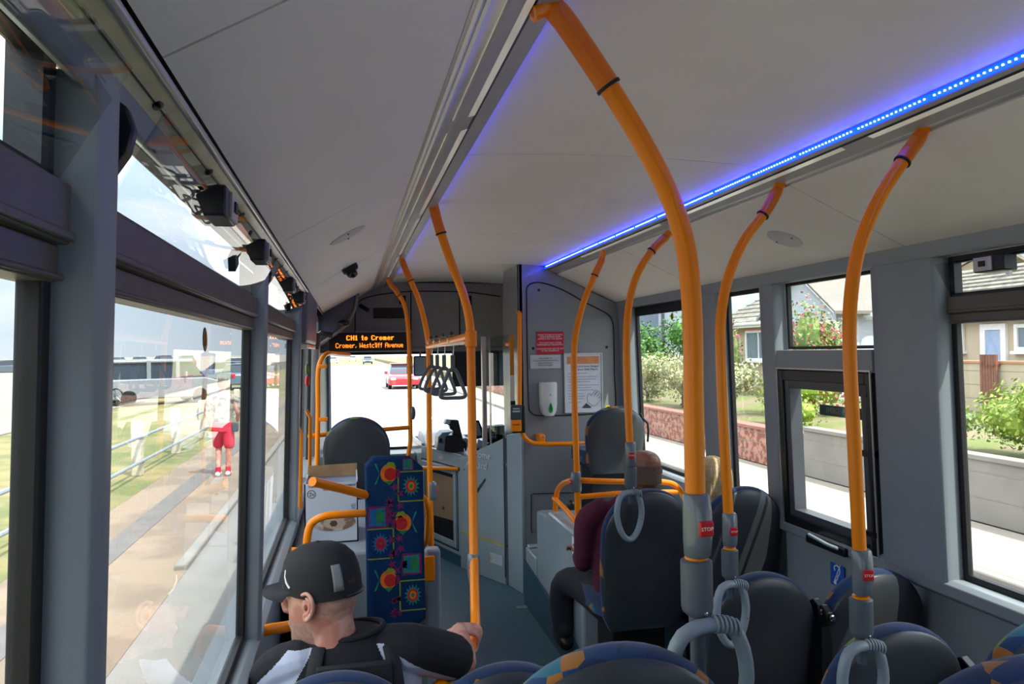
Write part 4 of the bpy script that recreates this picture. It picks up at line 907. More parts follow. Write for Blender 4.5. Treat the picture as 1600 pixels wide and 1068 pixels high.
# cardboard box
a, b = P(475, 742, Y=3.80), P(560, 842, Y=3.80)
q = thing('cardboard_box', ((a.x+b.x)/2, 3.95, .852), 'white cardboard box with printed recycling marks on the luggage box', 'box')
bz = .852
WB = mat('white_card', 'c3c9d3', .6, 0, .03, 6); KB = mat('brown_card', 'a8865f', .8, 0, .08, 30)
X0, X1 = a.x, b.x
mb = MB().box(X0, X1, 3.80, 3.806, bz, a.z-.045).box(X0, X0+.006, 3.80, 4.12, bz, a.z-.045).box(X1-.006, X1, 3.80, 4.12, bz, a.z-.03).box(X0, X1, 4.114, 4.12, bz, a.z-.03).box(X0, X1, 3.80, 4.12, bz, bz+.005)
put('box_body', mb, WB, q)
put('inner_lining', MB().slab([(X0, 4.10, a.z-.06), (X1, 4.10, a.z-.06), (X1, 4.10, a.z+.004), (X0+.004, 4.10, a.z)], (0, .006, 0)), KB, q)
oc = V(((X0+X1)/2+.01, 3.7975, bz+.10)); ov = [(oc.x+.105*cos(t_), oc.z+.042*sin(t_)) for t_ in [2*pi*i/30 for i in range(30)]]
put('printed_oval', MB().prism(ov, 'y', 3.7975, 3.8), mat('brown_print', '8a6a55', .4, 0, .3, 18, mixcol='c9b7a8'), q)
put('oval_picture', MB().prism([(oc.x+.05*cos(t_), oc.z-.002+.03*sin(t_)) for t_ in [2*pi*i/12 for i in range(12)]], 'y', 3.7968, 3.7976).prism([(oc.x+.02*cos(t_), oc.z-.006+.016*sin(t_)) for t_ in [2*pi*i/6 for i in range(6)]], 'y', 3.796, 3.797, 1), [mat('pale_print2', 'bfa893', .4), mat('dark_print', '5b4438', .4)], q)
text('CARING FOR THE ENVIRONMENT\n       100% RECYCLABLE', .0135, ((X0+X1)/2+.005, 3.7985, a.z-.068), FACE_BACK, mat('black_ink', '2a2b30', .6), q, sx=1.1, spacing=1.3)
c = V((X0+.034, 3.7985, a.z-.095))
put('recycling_emblem', MB().tube([c+V((.019*cos(t_), 0, .019*sin(t_))) for t_ in [2*pi*i/20 for i in range(20)]], .0014, 4, True).prism([(c.x-.010, c.z+.002), (c.x-.002, c.z+.010), (c.x+.0, c.z+.003)], 'y', 3.797, 3.799).prism([(c.x+.010, c.z+.004), (c.x+.003, c.z-.001), (c.x+.009, c.z-.008)], 'y', 3.797, 3.799).prism([(c.x-.009, c.z-.008), (c.x+.0, c.z-.010), (c.x-.004, c.z-.002)], 'y', 3.797, 3.799), mat('black_ink', '2a2b30'), q)
put('tree_emblem', MB().prism([(X1-.036, a.z-.092), (X1-.018, a.z-.092), (X1-.027, a.z-.068)], 'y', 3.797, 3.8).box(X1-.029, X1-.025, 3.797, 3.8, a.z-.1, a.z-.09), mat('black_ink', '2a2b30'), q)
put('small_print', MB().box(X1-.035, X1-.012, 3.7975, 3.8, a.z-.155, a.z-.152).box(X1-.035, X1-.012, 3.7975, 3.8, a.z-.164, a.z-.160).box(X1-.031, X1-.016, 3.7975, 3.8, a.z-.175, a.z-.169), mat('grey_ink', '8b8f9c'), q)
# wheel box right
q = thing('wheel_box', (1.6, 4.3, 0), 'grey moulded wheel arch box beside the aisle, carrying the orange guard rail', 'wheel box')
put('box_body', MB().prism([(3.86, 0), (4.85, 0), (4.85, .72), (4.60, .735), (4.55, .775), (3.90, .775), (3.86, .76)], 'x', 1.205, 2.09), CABM, q, bevel=.02, seg=3)
put('front_step', MB().box(1.20, 2.09, 4.86, 5.16, .0, .40).box(1.21, 1.5, 5.10, 5.16, .40, .42), CABM, q, bevel=.02, seg=3)
sk = MB().prism([(5.165, 0), (3.70, 0), (3.70, .12), (4.2, .22), (5.165, .31)], 'x', 1.188, 1.2)
put('vinyl_cove', sk, SKIRT, q)
a = P(895, 838, X=1.203); b = P(904, 870, X=1.203)
put('notice', MB().box(1.198, 1.204, b.y, a.y, b.z-.01, a.z+.002), WHITE, q)
put('notice_print', MB().box(1.1965, 1.199, b.y+.02, a.y-.02, b.z+.04, a.z-.03), mat('grey_green_ink', '62707c'), q)
put('extinguisher_cap', MB().sphere(P(893, 790, Y=4.7), (.03, .03, .04), 12, 8), BLACKP, q)
# ================================================================== STICKERS ON THE GLASS
BY = mat('sticker_yellow', 'e8c81a', .4)
def sticker(px, py, label, X, r_=.022):
    c = P(px, py, X=X); q = thing('warning_sticker', c, label, 'sticker')
    s = 1 if X < 0 else -1
    put('disc', MB().lathe([(r_*.7, -.0006), (r_, 0), (r_*.99, .0006)], (0, 0, 0), 22, 'x', sy=1.25 if 0 else 1).xf(Matrix.Translation(c)), BLACK, q)
    mb = MB().lathe([(r_*.84, -.001), (r_*.84, .001)], (0, 0, 0), 20, 'x').xf(Matrix.Translation(c+V((s*.0005, 0, 0))))
    put('yellow_face', mb, BY, q)
    k = r_/.022
    put('figure', MB().prism([(c.y-.003*k, c.z+.015*k), (c.y+.003*k, c.z+.015*k), (c.y+.004*k, c.z+.004*k), (c.y+.010*k, c.z-.012*k), (c.y-.010*k, c.z-.012*k), (c.y-.004*k, c.z+.004*k)], 'x', c.x+s*.001, c.x+s*.0025), BLACK, q)
sticker(320, 530, 'yellow and black oval sticker on the left window glass', -.300, .026)
sticker(1050, 494, 'yellow and black sticker at the top of the front right window', 2.055, .022)
sticker(1325, 829, 'yellow and black sticker at the foot of the emergency window', 2.095, .017)
a = P(950, 637, Y=5.36); q = thing('warning_sticker', a, 'yellow and black sticker low on the bulkhead above the dark seat', 'sticker')
put('disc', MB().lathe([(.022, 0), (.022, .003)], a, 18, 'y'), BY, q)
put('figure', MB().box(a.x-.006, a.x+.006, 5.352, 5.358, a.z-.014, a.z+.012), BLACK, q)
a, b = P(1278, 633, X=2.09), P(1351, 655, X=2.09)
q = thing('exit_sign', ((a+b)/2), 'green emergency exit sign on the emergency window glass', 'sign')
put('sign_plate', MB().box(2.098, 2.1005, b.y, a.y, (a.z+b.z)/2-.024, (a.z+b.z)/2+.024), mat('exit_green', '2d6a55', .4), q)
text('EMERGENCY EXIT', .034, (2.0972, (a.y+b.y)/2+.0, (a.z+b.z)/2), Matrix.Rotation(R(-90), 3, 'Z') @ FACE_BACK, mat('exit_white', 'b9d2c6', .5), q, sx=.78)
a, b = P(1296, 879, X=2.032), P(1315, 915, X=2.032)
q = thing('hearing_loop_sign', ((a+b)/2), 'blue hearing loop sign below the emergency window', 'sign')
put('sign_plate', MB().box(2.040, 2.043, b.y-.006, a.y+.006, b.z-.015, a.z+.004), mat('sign_blue', '1f5fb8', .4), q)
c = V((2.039, (a.y+b.y)/2, (a.z+b.z)/2+.008))
put('ear_symbol', MB().tube(cr([c+V((0, .004, -.035)), c+V((0, -.004, -.03)), c+V((0, -.006, -.018)), c+V((0, -.02, 0)), c+V((0, -.018, .022)), c+V((0, 0, .030)), c+V((0, .016, .02)), c+V((0, .014, .004))], 4), .0032, 6).tube([c+V((0, .022, -.05)), c+V((0, -.026, .04))], .002, 6), WHITE, q)
put('loop_symbol', MB().box(2.0385, 2.0405, c.y+.004, c.y+.018, c.z-.055, c.z-.035), WHITE, q)
a, b = P(1103, 493, X=2.05), P(1112, 509, X=2.05)
q = thing('exit_sign', ((a+b)/2), 'small dark green and red sign high on the front right window pillar', 'sign')
put('sign_plate', MB().box(2.042, 2.047, b.y, a.y+.05, b.z, a.z), mat('exit_green', '2d6a55'), q)
put('red_mark', MB().box(2.040, 2.043, b.y+.0, b.y+.04, b.z+.01, a.z-.01), mat('red_notice', 'c8173a'), q)
# grey seat-belt strap and clip beside the far right seat
q = thing('belt_bracket', P(1005, 655, Y=4.9), 'black belt bracket beside the seat on the wheel box', 'bracket')
put('bracket_arm', MB().tube([P(1000, 645, Y=4.9), P(1004, 653, Y=4.9), P(1012, 661, Y=4.9), P(1013, 675, Y=4.9), P(1012, 690, Y=4.9)], .008, 8), BLACKP, q)
# ================================================================== OUTSIDE
ASPH = mat('asphalt', '85817b', .85, 0, .06, 3, .2, 90)
PATHM = mat('worn_path', '7d6e5e', .9, 0, .12, 1.2, .2, 80, mixcol='8d7c69')
GRASS = mat('dry_grass', '646a3c', .95, 0, .1, 1.1, .5, 60, mixcol='897e54', mixw=(.40, .60))
CONC = mat('concrete', '8b867e', .85, 0, .08, 2, .2, 60)
PAVE = mat('pavement_pale', '9f9587', .85, 0, .05, 2, .15, 60)
GZ = -.35
struct('road', MB().box(-1.6, 5.62, -30, 400, GZ-.3, GZ), ASPH)
struct('kerb_path', MB().box(-3.25, -1.6, -30, 200, GZ-.3, GZ+.004), PATHM)
struct('kerb_strip', MB().box(-2.72, -2.42, -30, 140, GZ-.2, GZ+.010), mat('darker_asphalt', '6c6864', .9, 0, .1, 4, .2, 90))
struct('lawn', MB().box(-9.4, -3.25, -30, 120, GZ-.3, GZ+.006), GRASS)
struct('car_park', MB().prism([(-60, GZ-.3), (-60, GZ+.01), (45, GZ+.05), (100, .70), (330, 1.6), (330, GZ-.3)], 'x', -160, -9.4), mat('pale_gravel', '8b8479', .9, 0, .08, .6, .2, 40))
struct('sea', MB().box(-900, -160, -300, 900, -6, -3), mat('sea_blue', '6f8ba0', .3, 0, .05, .02))
struct('pavement', MB().box(5.62, 7.0, -30, 220, GZ-.3, GZ+.10), PAVE, bevel=.03)
struct('kerb', MB().box(5.50, 5.62, -30, 220, GZ-.3, GZ+.095), CONC, bevel=.02)
struct('garden_ground', MB().box(7.15, 90, -30, 220, GZ-.3, .30), mat('garden_soil', '7c7156', .95, 0, .1, 1, .4, 30, mixcol='6a733d'))
# lane dashes
lane = MB()
for i in range(24):
    y = 10.2+i*6.0; lane.box(2.55, 2.66, y, y+3.2, GZ, GZ+.004)
struct('lane_marking', lane, mat('road_paint', 'f0efe8', .7))
struct('kerb_far', MB().box(-1.72, -1.6, 8, 140, GZ-.1, GZ+.06), CONC, bevel=.02)
# garden wall with brick joints
def block_wall(name, x0, x1, y0, y1, z0, z1, M, capM, joint=.22):
    q = thing(name[0], ((x0+x1)/2, (y0+y1)/2, z0), name[1], 'wall')
    put('wall_body', MB().box(x0, x1, y0, y1, z0, z1-.06), M, q, bevel=.01)
    put('coping', MB().box(x0-.03, x1+.03, y0, y1, z1-.06, z1), capM, q, bevel=.01)
    jb = MB(); z = z0+joint
    while z < z1-.1: jb.box(x0-.004, x0+.01, y0, y1, z-.006, z+.006); z += joint
    put('mortar_joint', jb, mat('mortar_grey', '8d8880', .9), q, smooth=0)
block_wall(('garden_wall', 'long low grey concrete garden wall beside the right pavement'), 7.0, 7.15, 2.2, 10.6, GZ+.1, .52, CONC, CONC, .29)
block_wall(('garden_wall', 'low red rubble wall of the flower garden further ahead'), 7.0, 7.25, 10.62, 40, GZ+.1, .40, mat('red_rubble', '8a5648', .9, 0, .3, 9, .8, 30, mixcol='b98a78'), mat('red_coping', '9a6a5c', .9), .18)
# foliage
def shrub(name, label, c, r, M, n=700, leaf=.05, seed=1, flowers=None, cat='shrub', group=None, stemM=None):
    rn = random.Random(seed); q = thing(name, (c[0], c[1], c[2]), label, cat, group)
    mb = MB(); fl = MB()
    lumps = [(V((rn.uniform(-.55, .55)*r[0], rn.uniform(-.6, .6)*r[1], rn.uniform(.35, .85)*r[2])), rn.uniform(.35, .6)) for _ in range(9)]
    for i in range(int(n*2.2)):
        lc, lr = rn.choice(lumps); d = V((rn.gauss(0, 1), rn.gauss(0, 1), rn.gauss(0, 1))).normalized(); k = lr*(.55+.55*rn.random())
        p = lc+V((d.x*r[0]*k, d.y*r[1]*k, d.z*r[2]*k*.8))
        if p.z < .03: p.z = .03+rn.random()*.1
        u = V((rn.gauss(0, 1), rn.gauss(0, 1), rn.gauss(0, 1))).normalized(); v_ = u.cross(d).normalized(); s_ = leaf*rn.uniform(.45, 1.0)
        u = v_.cross(d).normalized()*.7+d*.4; t_ = (fl if (flowers and rn.random() < .28) else mb)
        t_.add([p-u*s_, p+v_*s_*.5, p+u*s_, p-v_*s_*.5], [(0, 1, 2, 3)])
    for lc, lr in lumps: mb.sphere(lc, (r[0]*lr*.5, r[1]*lr*.5, r[2]*lr*.45), 8, 5)
    put('foliage', mb, M, q, local=True, smooth=0)
    if flowers and fl.v: put('flower', fl, flowers, q, local=True, smooth=0)
    put('stem', MB().tube([(0, 0, -.05), (.02, .02, r[2]*.5)], .04*max(r), 6), stemM or mat('stem_brown', '5b4a38', .9), q, local=True)
    return q
LG = mat('leaf_yellow_green', '6f8a22', .6, 0, .25, 3, mixcol='9cb046'); DG = mat('leaf_green_dark', '31601c', .6, 0, .25, 3, mixcol='5a8a30'); PG = mat('leaf_pale', '78845a', .7, 0, .2, 3, mixcol='a8a878'); CF = mat('flower_cream', 'cfc694', .7); RF = mat('flower_red', 'c8485a', .7); MG = mat('leaf_mid', '5f7a3c', .6, 0, .25, 3, mixcol='86984f')
shrub('garden_bush', 'bright yellow-green bush behind the concrete wall at the far right', (8.6, 8.0, .3), (.75, .85, .85), LG, 1500, .055, 3)
shrub('garden_bush', 'green hedge bush seen through the emergency window glass', (8.1, 9.7, .3), (.8, 1.2, .62), MG, 1300, .05, 4)
shrub('rose_bush', 'tall red-flowered rose bush below the white gable', (9.8, 14.5, .3), (.9, .95, 2.0), MG, 1800, .07, 5, RF)
shrub('rose_bush', 'red-flowered climber beside the tiled house, left of the gable', (12.0, 22.2, .3), (.6, .7, 2.2), MG, 1000, .07, 6, RF)
shrub('garden_bush', 'round green tree in front of the white house', (11.2, 27.5, .3), (2.0, 2.2, 2.6), DG, 2600, .11, 7)
for i, (x, y, lb) in enumerate(((8.3, 22.4, 'cream-flowered shrub farthest along the red rubble wall'), (8.2, 19.8, 'cream-flowered shrub in the middle of the red rubble wall'), (8.2, 17.5, 'cream-flowered shrub behind the thick orange pole'), (8.1, 15.2, 'nearest cream-flowered shrub above the red rubble wall'))):
    shrub('flowering_shrub', lb, (x, y, .3), (.8, 1.2, 1.15), PG, 1500, .06, 20+i, CF, group='cream shrubs along the red wall')
shrub('garden_bush', 'low lime bush at the near end of the red rubble wall', (8.0, 12.6, .3), (.7, .9, .8), LG, 800, .05, 30)
# houses
STUC = mat('cream_render', 'bfb099', .9, 0, .04, 3, .1, 60); WHT = mat('white_render', 'bcc4ce', .85, 0, .03, 3); TILE = mat('grey_roof_tile', '7d7a70', .85, 0, .15, 4, .3, 20, mixcol='928d80')
UPVC = mat('white_upvc', 'eef0f2', .4); WGL = mat('window_dark_glass', '6d7c88', .08, 0, .1); BLUED = mat('pale_blue_door', '9fb4d6', .4)
def roof(q, x0, x1, y0, y1, ze, zr, M, ov=.35):
    """ridge along Y"""
    xm = (x0+x1)/2; mb = MB()
    mb.slab([(x0-ov, y0-ov, ze-.12), (xm, y0-ov, zr), (xm, y1+ov, zr), (x0-ov, y1+ov, ze-.12)], (0, 0, .10))
    mb.slab([(x1+ov, y0-ov, ze-.12), (x1+ov, y1+ov, ze-.12), (xm, y1+ov, zr), (xm, y0-ov, zr)], (0, 0, .10))
    r_ = put('roof', mb, M, q)
    t2 = MB(); n = 11
    for i in range(1, n):
        f = i/n; x = x0-ov+(xm-x0+ov)*f; z = ze-.12+(zr-ze+.12)*f+.10
        t2.obox((x, (y0+y1)/2, z+.012), (.05, y1-y0+2*ov, .03))
    put('tile_courses', t2, M, r_, smooth=0)
    put('gutter', MB().tube([(x0-ov-.04, y0-ov, ze-.12), (x0-ov-.04, y1+ov, ze-.12)], .06, 8).box(x0-ov, x0-ov+.03, y0-ov, y1+ov, ze-.25, ze-.08), UPVC, q)
def hwin(q, x, y0, y1, z0, z1, bars=1):
    w_ = put('window', rect_frame(x-.06, x+.02, y0, y1, z0, z1, .09), UPVC, q, bevel=.01)
    if bars: put('glazing_bar', MB().box(x-.05, x+.01, (y0+y1)/2-.03, (y0+y1)/2+.03, z0+.08, z1-.08), UPVC, w_)
    put('pane', MB().box(x-.01, x+.0, y0+.05, y1-.05, z0+.05, z1-.05), WGL, w_)
    put('sill', MB().box(x-.12, x+.02, y0-.05, y1+.05, z0-.07, z0), UPVC, w_)
# bungalow at the right
q = thing('bungalow', (18, 11, .3), 'cream bungalow with pale blue door and grey tiled roof at the far right', 'house')
put('wall', MB().box(15, 18.4, 5, 17.6, .3, 2.6).prism([(15, 2.6), (18.4, 2.6), (16.7, 3.5)], 'y', 5.02, 17.58), STUC, q)
roof(q, 15, 18.4, 5, 17.6, 2.60, 3.72, TILE, .3)
hwin(q, 14.98, P(1508, 530, X=15).y, P(1484, 530, X=15).y, P(1495, 548, X=15).z, P(1495, 504, X=15).z, 0)
ya, yb = P(1575, 520, X=15).y, P(1535, 520, X=15).y
d = put('door_surround', rect_frame(14.92, 15.0, ya, yb, .3, P(1550, 506, X=15).z, .14), UPVC, q)
put('door_panel', MB().box(14.95, 14.98, ya+.14, yb-.14, .3, P(1550, 506, X=15).z-.14), BLUED, d)
hwin(q, 14.98, 11.5, P(1588, 530, X=15).y, P(1590, 548, X=15).z, P(1590, 506, X=15).z, 0)
hwin(q, 14.98, 7.0, 9.4, 1.3, 2.35)
put('chimney_pipe', MB().tube([(16.2, P(1577, 440, X=16.2).y, 3.2), (16.2, P(1577, 440, X=16.2).y, 3.9)], .07, 8), mat('pipe_grey', '6c6f74', .5), q)
block_wall(('terrace_wall', 'pale low terrace wall in front of the cream bungalow'), 13.4, 13.6, 5, 17, .3, 1.42, STUC, mat('terracotta_coping', 'c08468', .8), .3)
q = thing('garden_gate', (13.3, 14.4, .3), 'brown wooden gate panel in front of the pale blue door', 'gate')
ya, yb = P(1558, 580, X=13.3).y, P(1532, 580, X=13.3).y
mb = MB(); k = 0
while k < 6: yy = ya+(yb-ya)*k/6; mb.box(13.28, 13.33, yy+.005, yy+(yb-ya)/6-.005, .5, P(1545, 555, X=13.3).z+.02); k += 1
put('gate_board', mb, mat('gate_brown', '7d4a38', .7, 0, .15), q)
put('gate_rail', MB().box(13.33, 13.37, ya, yb, .7, .8).box(13.33, 13.37, ya, yb, 1.3, 1.4), mat('gate_brown', '7d4a38'), q)
# gabled house
q = thing('gabled_house', (15, 20, .3), 'house with a white gable and grey tiled roof seen in the upper emergency window', 'house')
put('wall', MB().box(14.5, 22, 18.35, 27.0, .3, 2.75).prism([(14.5, 2.75), (22, 2.75), (18.25, 4.4)], 'y', 18.4, 26.9), STUC, q)
roof(q, 14.5, 22, 18.35, 27.0, 2.75, 4.62, TILE)
gy0, gy1 = 18.35, 21.7; gm = (gy0+gy1)/2
put('gable_wall', MB().prism([(gy0, .3), (gy1, .3), (gy1, 2.75), (gm, 3.95), (gy0, 2.75)], 'x', 13.2, 18), WHT, q)
put('gable_roof', MB().slab([(12.95, gy0-.3, 2.66), (12.95, gm, 4.08), (18.2, gm, 4.08), (18.2, gy0-.3, 2.66)], (0, 0, .09)).slab([(12.95, gy1+.3, 2.66), (18.2, gy1+.3, 2.66), (18.2, gm, 4.08), (12.95, gm, 4.08)], (0, 0, .09)), mat('roof_edge_dark', '7d786f', .8), q)
put('barge_board', MB().slab([(12.93, gy0-.3, 2.6), (12.93, gm, 4.0), (12.93, gm, 4.1), (12.93, gy0-.3, 2.7)], (-.03, 0, 0)).slab([(12.93, gy1+.3, 2.6), (12.93, gy1+.3, 2.7), (12.93, gm, 4.1), (12.93, gm, 4.0)], (-.03, 0, 0)), mat('board_grey', '8f959c', .6), q)
hwin(q, 13.18, 18.2, 19.7, 1.45, 2.5); hwin(q, 14.48, 23.6, 25.4, 1.3, 2.4)
# white two-storey house ahead
q = thing('white_house', (15, 33, .3), 'tall white house with bay windows seen in the front right window', 'house')
put('wall', MB().box(13.5, 22, 27.8, 42, .3, 6.2), WHT, q)
put('bay', MB().prism([(13.5, 31.2), (12.6, 31.8), (12.6, 33.8), (13.5, 34.4)], 'z', .3, 5.6), mat('grey_render', '8390a0', .85), q)
put('roof', MB().prism([(13.1, 6.2), (22.4, 6.2), (17.7, 8.6)], 'y', 27.4, 42.4), TILE, q)
for y0, y1 in ((31.9, 32.7), (32.9, 33.7), (35.2, 36.6), (28.3, 29.3)):
    for z0, z1 in ((1.4, 2.9), (4.0, 5.2)): hwin(q, 12.58 if y0 < 34 and y0 > 31 else 13.48, y0, y1, z0, z1)
put('drain_pipe', MB().tube([(13.42, 30.6, .3), (13.42, 30.6, 6.1)], .06, 8), mat('pipe_grey', '6c6f74'), q)
# bench
c = P(1035, 568, X=11)
q = thing('garden_bench', (10.2, c.y, 1.2), 'pale blue slatted bench beside the round green tree', 'bench')
for i in range(5): put('slat', MB().box(9.7, 9.73, c.y-.9, c.y+.9, 1.32+.11*i, 1.40+.11*i), mat('bench_blue', 'b4c8e0', .5), q)
put('bench_leg', MB().box(9.75, 9.8, c.y-.85, c.y-.78, .3, 1.9), mat('bench_blue', 'b4c8e0'), q); put('bench_leg', MB().box(9.75, 9.8, c.y+.78, c.y+.85, .3, 1.9), mat('bench_blue', 'b4c8e0'), q)
put('bench_seat', MB().box(9.3, 9.75, c.y-.9, c.y+.9, 1.2, 1.25), mat('bench_blue', 'b4c8e0'), q)
# posts and rails on the left verge
xs = -3.72
pq = None; posts = []
for i, lb in enumerate(('rounded white post nearest the bus window, left verge', 'white post in line with the van wheel', 'second white post beyond the van wheel, nearer the runner', 'white post just left of the runner', 'far white verge post behind the runner', 'farthest white verge post')):
    y = 14.55-3.05+3.05*i-.0
    if pq is None:
        pq = thing('verge_post', (xs, y, GZ), lb, 'post', 'white posts with two grey rails on the verge')
        put('post_body', MB().prism([(-.09, 0), (.09, 0), (.09, .90), (.06, .97), (0, .99), (-.06, .97), (-.09, .90)], 'x', -.09, .09), mat('post_white', 'c4bda9', .7, 0, .06), pq, local=True, bevel=.02)
        put('bolt', MB().sphere((.095, 0, .72), .025, 8, 6).sphere((.095, 0, .25), .025, 8, 6), GREYD, pq, local=True)
    else: cp(pq, None, V((xs, y, GZ)))['label'] = lb
for z, lb in ((.36, 'upper grey rail between the white verge posts'), (-.08, 'lower grey rail between the white verge posts')):
    o = put('verge_rail', MB().tube([(xs+.1, 4, z), (xs+.1, 36, z)], .03, 8), mat('galvanised', '9aa3ad', .4, .4)); tag(o, lb, 'rail')
# vehicles
def wheel(q, x, y, z, r, wd, s_):
    w_ = put('wheel', MB().lathe([(r*.6, -wd/2), (r*.95, -wd/2), (r, -wd/4), (r, wd/4), (r*.95, wd/2), (r*.6, wd/2)], (x, y, z), 20, 'x'), BLACK, q, local=True)
    put('hub', MB().lathe([(r*.62, -wd*.42), (r*.62, wd*.42)], (x, y, z), 14, 'x'), mat('alloy', 'b9bcc0', .3, .6), w_, local=True)
def vehicle(name, label, cat, loc, rot, L, W, H, prof, roofp, col, wr=.31, group=None):
    """prof: side outline (y, z) of the body; roofp: side outline of the glasshouse"""
    q = thing(name, loc, label, cat, group); q.rotation_euler.z = rot
    M = mat('paint_'+col, col, .25, .1, .03, 3, coat=.6)
    put('body', MB().prism(prof, 'x', -W/2, W/2), M, q, local=True, bevel=.06, seg=3)
    k = W/2-.10; yc = sum(p[0] for p in roofp)/len(roofp)
    rs = [[V((x, y, z)) for y, z in roofp] for x in (-k, k)]
    for r_ in rs:
        for v in r_:
            if v.z > H*.85: v.x *= .84
    put('cabin_glass', MB().rings(rs), mat('car_glass', '2b3440', .05, 0, .05), q, local=True, bevel=.03)
    zt = max(p[1] for p in roofp); rt_ = [p for p in roofp if p[1] > H*.85]; y0 = min(p[0] for p in rt_); y1 = max(p[0] for p in rt_)
    put('roof_panel', MB().box(-k*.86, k*.86, y0-.03, y1+.03, zt-.01, zt+.05), M, q, local=True, bevel=.03)
    for sx in (-1, 1):
        for yy in (y0+.02, (y0+y1)/2, y1-.02):
            pass
    ya, yb = L*.31, -L*.30
    for sx in (-1, 1):
        for yy in (ya, yb): wheel(q, sx*(W/2-.09), yy, wr, wr, .2, sx)
    y_b = min(p[0] for p in prof)
    for sx in (-1, 1):
        put('tail_lamp', MB().box(sx*(W/2-.16)-.12, sx*(W/2-.16)+.12, y_b-.02, y_b+.1, H*.45, H*.62), mat('lamp_red', 'd01828', .2), q, local=True, bevel=.02)
        y_f = max(p[0] for p in prof)
        put('headlamp', MB().box(sx*(W/2-.25)-.15, sx*(W/2-.25)+.15, y_f-.1, y_f+.02, H*.38, H*.48), mat('lamp_clear', 'd8dde0', .1), q, local=True, bevel=.02)
        put('wing_mirror', MB().box(sx*(W/2+.1)-.09, sx*(W/2+.1)+.09, L*.17, L*.17+.08, H*.6, H*.72), M, q, local=True, bevel=.02)
    return q
CARP = [(-2.1, .25), (2.1, .25), (2.15, .62), (1.95, .78), (1.0, .92), (-1.95, .98), (-2.15, .8)]
CARR = [(-2.0, .94), (1.15, .90), (.45, 1.40), (-1.3, 1.44)]
def car(label, x, y, z, rot, col, s_=1.0, group='parked cars across the grass'):
    q = vehicle('car', label, 'car', (x, y, z), rot, 4.3, 1.8, 1.45, CARP, CARR, col, group=group); return q
VANP = [(-2.4, .25), (2.3, .25), (2.45, .55), (2.4, .95), (1.75, 1.12), (-2.45, 1.12), (-2.45, .4)]
VANR = [(-2.42, 1.08), (1.85, 1.08), (1.25, 1.88), (-2.30, 1.92)]
q = vehicle('camper_van', 'silver-grey camper van with bicycle rack parked across the grass', 'van', (P(247, 617, Y=36.3).x, 36.3, -.31), R(-60), 4.9, 1.9, 1.95, VANP, VANR, '8b929b', .33)
MV = mat('paint_8b929b', '8b929b')
mb = MB()
for y0, y1 in ((-2.44, -2.05), (-.72, -.55), (.50, .66)):
    mb.add([(s_, y, z) for s_ in (-.88, .88) for y, z in ((y0, 1.1), (y1, 1.1), (y1, 1.9), (y0, 1.9))], [(0, 1, 2, 3), (7, 6, 5, 4), (0, 4, 5, 1), (1, 5, 6, 2), (2, 6, 7, 3), (3, 7, 4, 0)])
put('body_pillar', mb, MV, q, local=True)
put('roof_gutter', MB().box(-.84, .84, -2.35, 1.25, 1.80, 1.93), MV, q, local=True, bevel=.05)
q = thing('bicycle', (P(165, 612, Y=34.6).x, 34.6, -.28), 'dark bicycle carried on the rear of the silver camper van', 'bicycle'); q.rotation_euler.z = R(68)
for s_ in (-.5, .5):
    wq = put('wheel', MB().tube([(0+.02*s_, s_+.32*cos(a_), .40+.32*sin(a_)) for a_ in [2*pi*i/20 for i in range(20)]], .03, 6, True), BLACK, q, local=True)
    mb = MB()
    for i in range(8): mb.tube([(0, s_, .4), (0, s_+.3*cos(pi*i/4), .4+.3*sin(pi*i/4))], .006, 4)
    put('spoke', mb, SATIN, wq, local=True)
put('frame', MB().tube([(0, -.5, .4), (0, -.15, .78), (0, .35, .80), (0, .5, .4)], .025, 6).tube([(0, -.5, .4), (0, -.05, .4), (0, -.15, .78)], .02, 6).tube([(0, -.05, .4), (0, .35, .8)], .022, 6), GREYD, q, local=True)
put('handlebar', MB().tube([(-.22, .4, .95), (0, .36, .92), (.22, .4, .95)], .018, 6), BLACK, q, local=True)
put('saddle', MB().sphere((0, -.18, .9), (.07, .13, .04), 8, 6), BLACK, q, local=True)
for px_, py_, Y_, rot, c, lb in ((176, 566, 92, 40, '5e7288', 'blue-grey car at the left end of the distant parked row'), (218, 564, 97, 15, 'b9bdc2', 'pale car just behind the rear roof of the camper van'), (254, 563, 104, 30, '2c323b', 'dark car above the middle of the camper van roof'), (290, 563, 98, 20, '3f4852', 'dark hatchback above the camper van windscreen'), (352, 592, 58, 60, '7b8da4', 'pale blue car beyond the camper van bonnet'), (372, 602, 50, 20, '6b8098', 'blue-grey car just above the walking figure'), (368, 575, 76, 80, 'c9ccd0', 'white car above the other cars by the walking figure'), (12, 566, 84, 85, '5d6672', 'grey car at the far left edge of the photo')):
    car(lb, P(px_, py_, Y=Y_).x, Y_, GZ+.05+max(0, (Y_-45))*(.65/55), R(rot), c)
car('red car coming the other way, seen past the display pole', 3.15, 46, GZ, R(180), 'c82030', group=None)
car('dark car far down the road beyond the windscreen', 3.6, 150, GZ, R(180), '3a4048', group=None)
car('silver car far ahead in the bus lane', 1.0, 210, GZ, 0, 'c2c6ca', group=None)
car('white car parked far ahead on the left verge', -3.4, 170, GZ, 0, 'e4e7ea', group=None)
# sandwich of lamp post and far bank
struct('far_bank', MB().prism([(-160, 140), (90, 140), (90, 400), (-160, 400)], 'z', GZ-.1, GZ+.02), GRASS)
